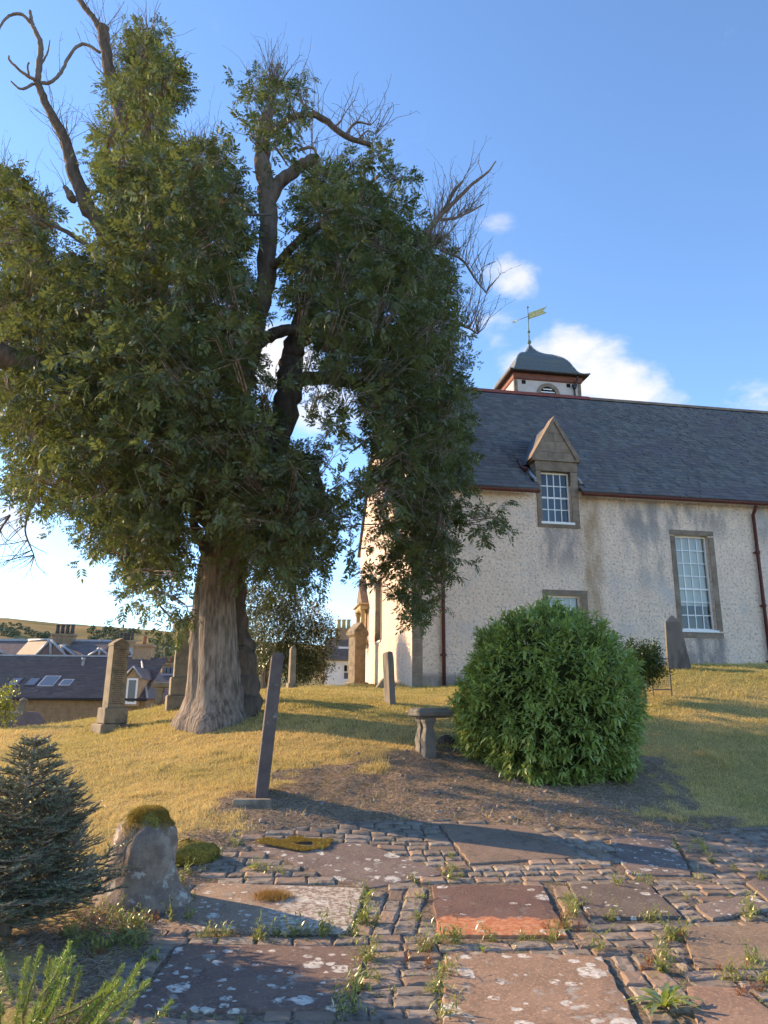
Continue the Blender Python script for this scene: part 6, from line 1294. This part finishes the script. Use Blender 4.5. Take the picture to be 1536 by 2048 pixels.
# white cottage by the church gable
Yw = 48.; wo = empty('white_cottage', (at(690, 1378, Yw)[0], Yw, .5), 'white harled cottage with brown slate roof and buff chimney pots beside the church', 'house'); ivw = Matrix.Translation(-Vector((at(690, 1378, Yw)[0], Yw, .5)))
def wp_(o): o.matrix_parent_inverse = ivw; return o
x0, x1 = at(646, 1350, Yw)[0], at(760, 1350, Yw)[0]; ze = at(680, 1320, Yw)[2]; zr = at(690, 1277, Yw + 3)[2]; wz = (at(686, 1328, Yw)[0], at(704, 1328, Yw)[0], at(690, 1360, Yw)[2], at(690, 1328, Yw)[2])
mb = MB(); wall_quads(mb, x0, x1, 0., ze, [wz], Yw, .25); mb.add([(x0, Yw, 0), (x0, Yw + 6, 0), (x0, Yw + 6, ze), (x0, Yw + 3, zr), (x0, Yw, ze)], [(0, 4, 3, 2, 1)]); wp_(mb.build('wall', m_lime, wo))
rf = wp_(MB().add([(x0 - .1, Yw - .2, ze - .05), (x1, Yw - .2, ze - .05), (x1, Yw + 3, zr), (x0 - .1, Yw + 3, zr), (x0 - .1, Yw + 6.2, ze - .05), (x1, Yw + 6.2, ze - .05)], [(0, 1, 2, 3), (3, 2, 5, 4)]).build('roof', m_brown, wo))
slates('slate_courses', x0 - .1, x1, (Yw - .22, ze - .02), (Yw + 3, zr + .03), .2, .3, slatemat('cottage_slates', [(.12, .095, .085), (.18, .145, .125), (.15, .11, .09), (.22, .2, .17)]), rf)
wf = wp_(MB().box((wz[0], Yw + .1, wz[2]), (wz[0] + .07, Yw + .16, wz[3])).box((wz[1] - .07, Yw + .1, wz[2]), (wz[1], Yw + .16, wz[3])).box((wz[0] + .07, Yw + .1, wz[3] - .07), (wz[1] - .07, Yw + .16, wz[3])).box((wz[0] + .07, Yw + .1, wz[2]), (wz[1] - .07, Yw + .16, wz[2] + .08)).box((wz[0] + .07, Yw + .09, (wz[2] + wz[3]) / 2 - .03), (wz[1] - .07, Yw + .16, (wz[2] + wz[3]) / 2 + .03)).box(((wz[0] + wz[1]) / 2 - .02, Yw + .1, (wz[2] + wz[3]) / 2 + .03), ((wz[0] + wz[1]) / 2 + .02, Yw + .15, wz[3] - .07)).build('window', m_white, wo))
zm = (wz[2] + wz[3]) / 2
wp_(MB().box((wz[0] + .05, Yw + .17, zm), (wz[1] - .05, Yw + .18, wz[3])).build('pane', m_dark, wf)); wp_(MB().box((wz[0] + .05, Yw + .17, wz[2]), (wz[1] - .05, Yw + .18, zm)).build('pane', m_skyglass, wf)); wp_(MB().box((wz[0] - .08, Yw - .06, wz[2] - .08), (wz[1] + .08, Yw + .1, wz[2] - .003)).build('sill', m_white, wf))
wp_(MB().tube([(x0 + .05, Yw - .06, .2), (x0 + .05, Yw - .06, ze)], .045, 6).build('downpipe', m_iron, wo)); wp_(MB().box((at(703, 1296, Yw)[0] - .9, Yw + 1.2, at(700, 1297, Yw + 1)[2]), (at(703, 1296, Yw)[0] + .1, Yw + 1.35, at(700, 1293, Yw + 1)[2])).build('skylight', m_white, wo))
wp_(chimney(wo, (at(687, 1280, Yw + 3)[0], Yw + 3), 1.0, .7, zr - .6, at(687, 1257, Yw + 3)[2], 3, m_rubble, m_poty, .15, .62))
# children of parts need the same offset as their thing
for root, iv_ in ((ho, iv), (bo, ivb), (co, ivc), (wo, ivw)):
    for ch in root.children:
        ch.matrix_parent_inverse = iv_
        for c2 in ch.children: c2.matrix_parent_inverse = Matrix.Identity(4)
# gate pier and shed roof at the far left
p = at(41, 1452, 20.); o = MB().box((-.09, -.09, 0), (.09, .09, .66), .015).lathe([(.11, .66), (.1, .72), (.03, .76)], (0, 0, 0), 8).build('gate_pier', m_grave); o.location = (p[0], p[1], p[2] - .05); tag(o, 'short stone gate pier with rounded cap at the far left', 'gate pier')
p = at(10, 1462, 18.5); o = MB().prism([(-.9, -.3), (.3, -.3), (.3, -.1), (-.15, .42), (-.9, .42)], 'y', 0, 2).build('shed_roof', m_tslate if False else m_brown); o.name = 'garden_shed'; o.location = (p[0], p[1], p[2]); tag(o, 'low grey-roofed garden shed at the left edge below the grass', 'shed')
# woods on the hill side
rw = np.random.RandomState(77); TP = []
for (px0, px1, d0, d1, n_) in ((290, 420, 1000, 1260, 150), (165, 250, 1180, 1380, 60), (-20, 30, 1180, 1330, 40), (38, 82, 1200, 1260, 16), (200, 420, 980, 1100, 60), (420, 700, 1000, 1300, 120), (-300, -20, 1100, 1350, 80), (250, 420, 1300, 1400, 20)):
    for k in range(n_):
        Y = rw.uniform(d0, d1); x = (rw.uniform(px0, px1) - 768) / 1527 * Y; TP.append((x, Y, float(hillz(x, Y)), rw.uniform(2.6, 6)))
TP = np.array(TP); sub = 26; n_ = len(TP); dd_ = rdirs(n_ * sub, rw); P0 = np.repeat(TP[:, :3], sub, 0) + dd_ * np.repeat(TP[:, 3], sub)[:, None] * np.array([.75, .75, .8]) + np.array([0, 0, 1]) * np.repeat(TP[:, 3], sub)[:, None] * .6
V, Fc = instance(ico, icf, P0, frames(rdirs(n_ * sub, rw)), np.repeat(TP[:, 3], sub) * rw.uniform(.22, .5, n_ * sub)); me = npmesh('hillside_wood', V, Fc); fattr(me, 'var', np.repeat(np.repeat(rw.rand(n_), sub), 6))
tag(link('hillside_wood', me, leafmat('hazed_foliage', (.12, .13, .075), (.19, .185, .105), tw=.1, gloss=.01), None, kind='stuff'), 'dark green woodland scattered over the far moorland hill', 'wood')  # foliage colours lightened, distance haze painted into them
# pylons on the skyline
for px, hh, lab in ((157, 26, 'distant lattice electricity pylon on the hill above the terrace chimney'), (277, 24, 'distant lattice electricity pylon on the skyline left of the trunk')):
    Y = 1640.; x = (px - 768) / 1527 * Y; zb_ = float(hillz(x, Y)) - 1; mb = MB()
    for sx in (-1, 1): mb.tube([(sx * 4, 0, 0), (sx * 1.2, 0, hh * .6), (0, 0, hh)], .3, 4)
    for z_, w0 in ((.55, 6), (.7, 7), (.85, 5)): mb.tube([(-w0, 0, hh * z_), (w0, 0, hh * z_)], .25, 4)
    for k in range(5): mb.tube([(-4 + k * .6, 0, hh * .12 * k), (3.4 - k * .6, 0, hh * .12 * (k + 1))], .2, 4)
    o = mb.build('pylon', m_gravegr); o.location = (x, Y, zb_); tag(o, lab, 'pylon', 'pylons on the skyline')
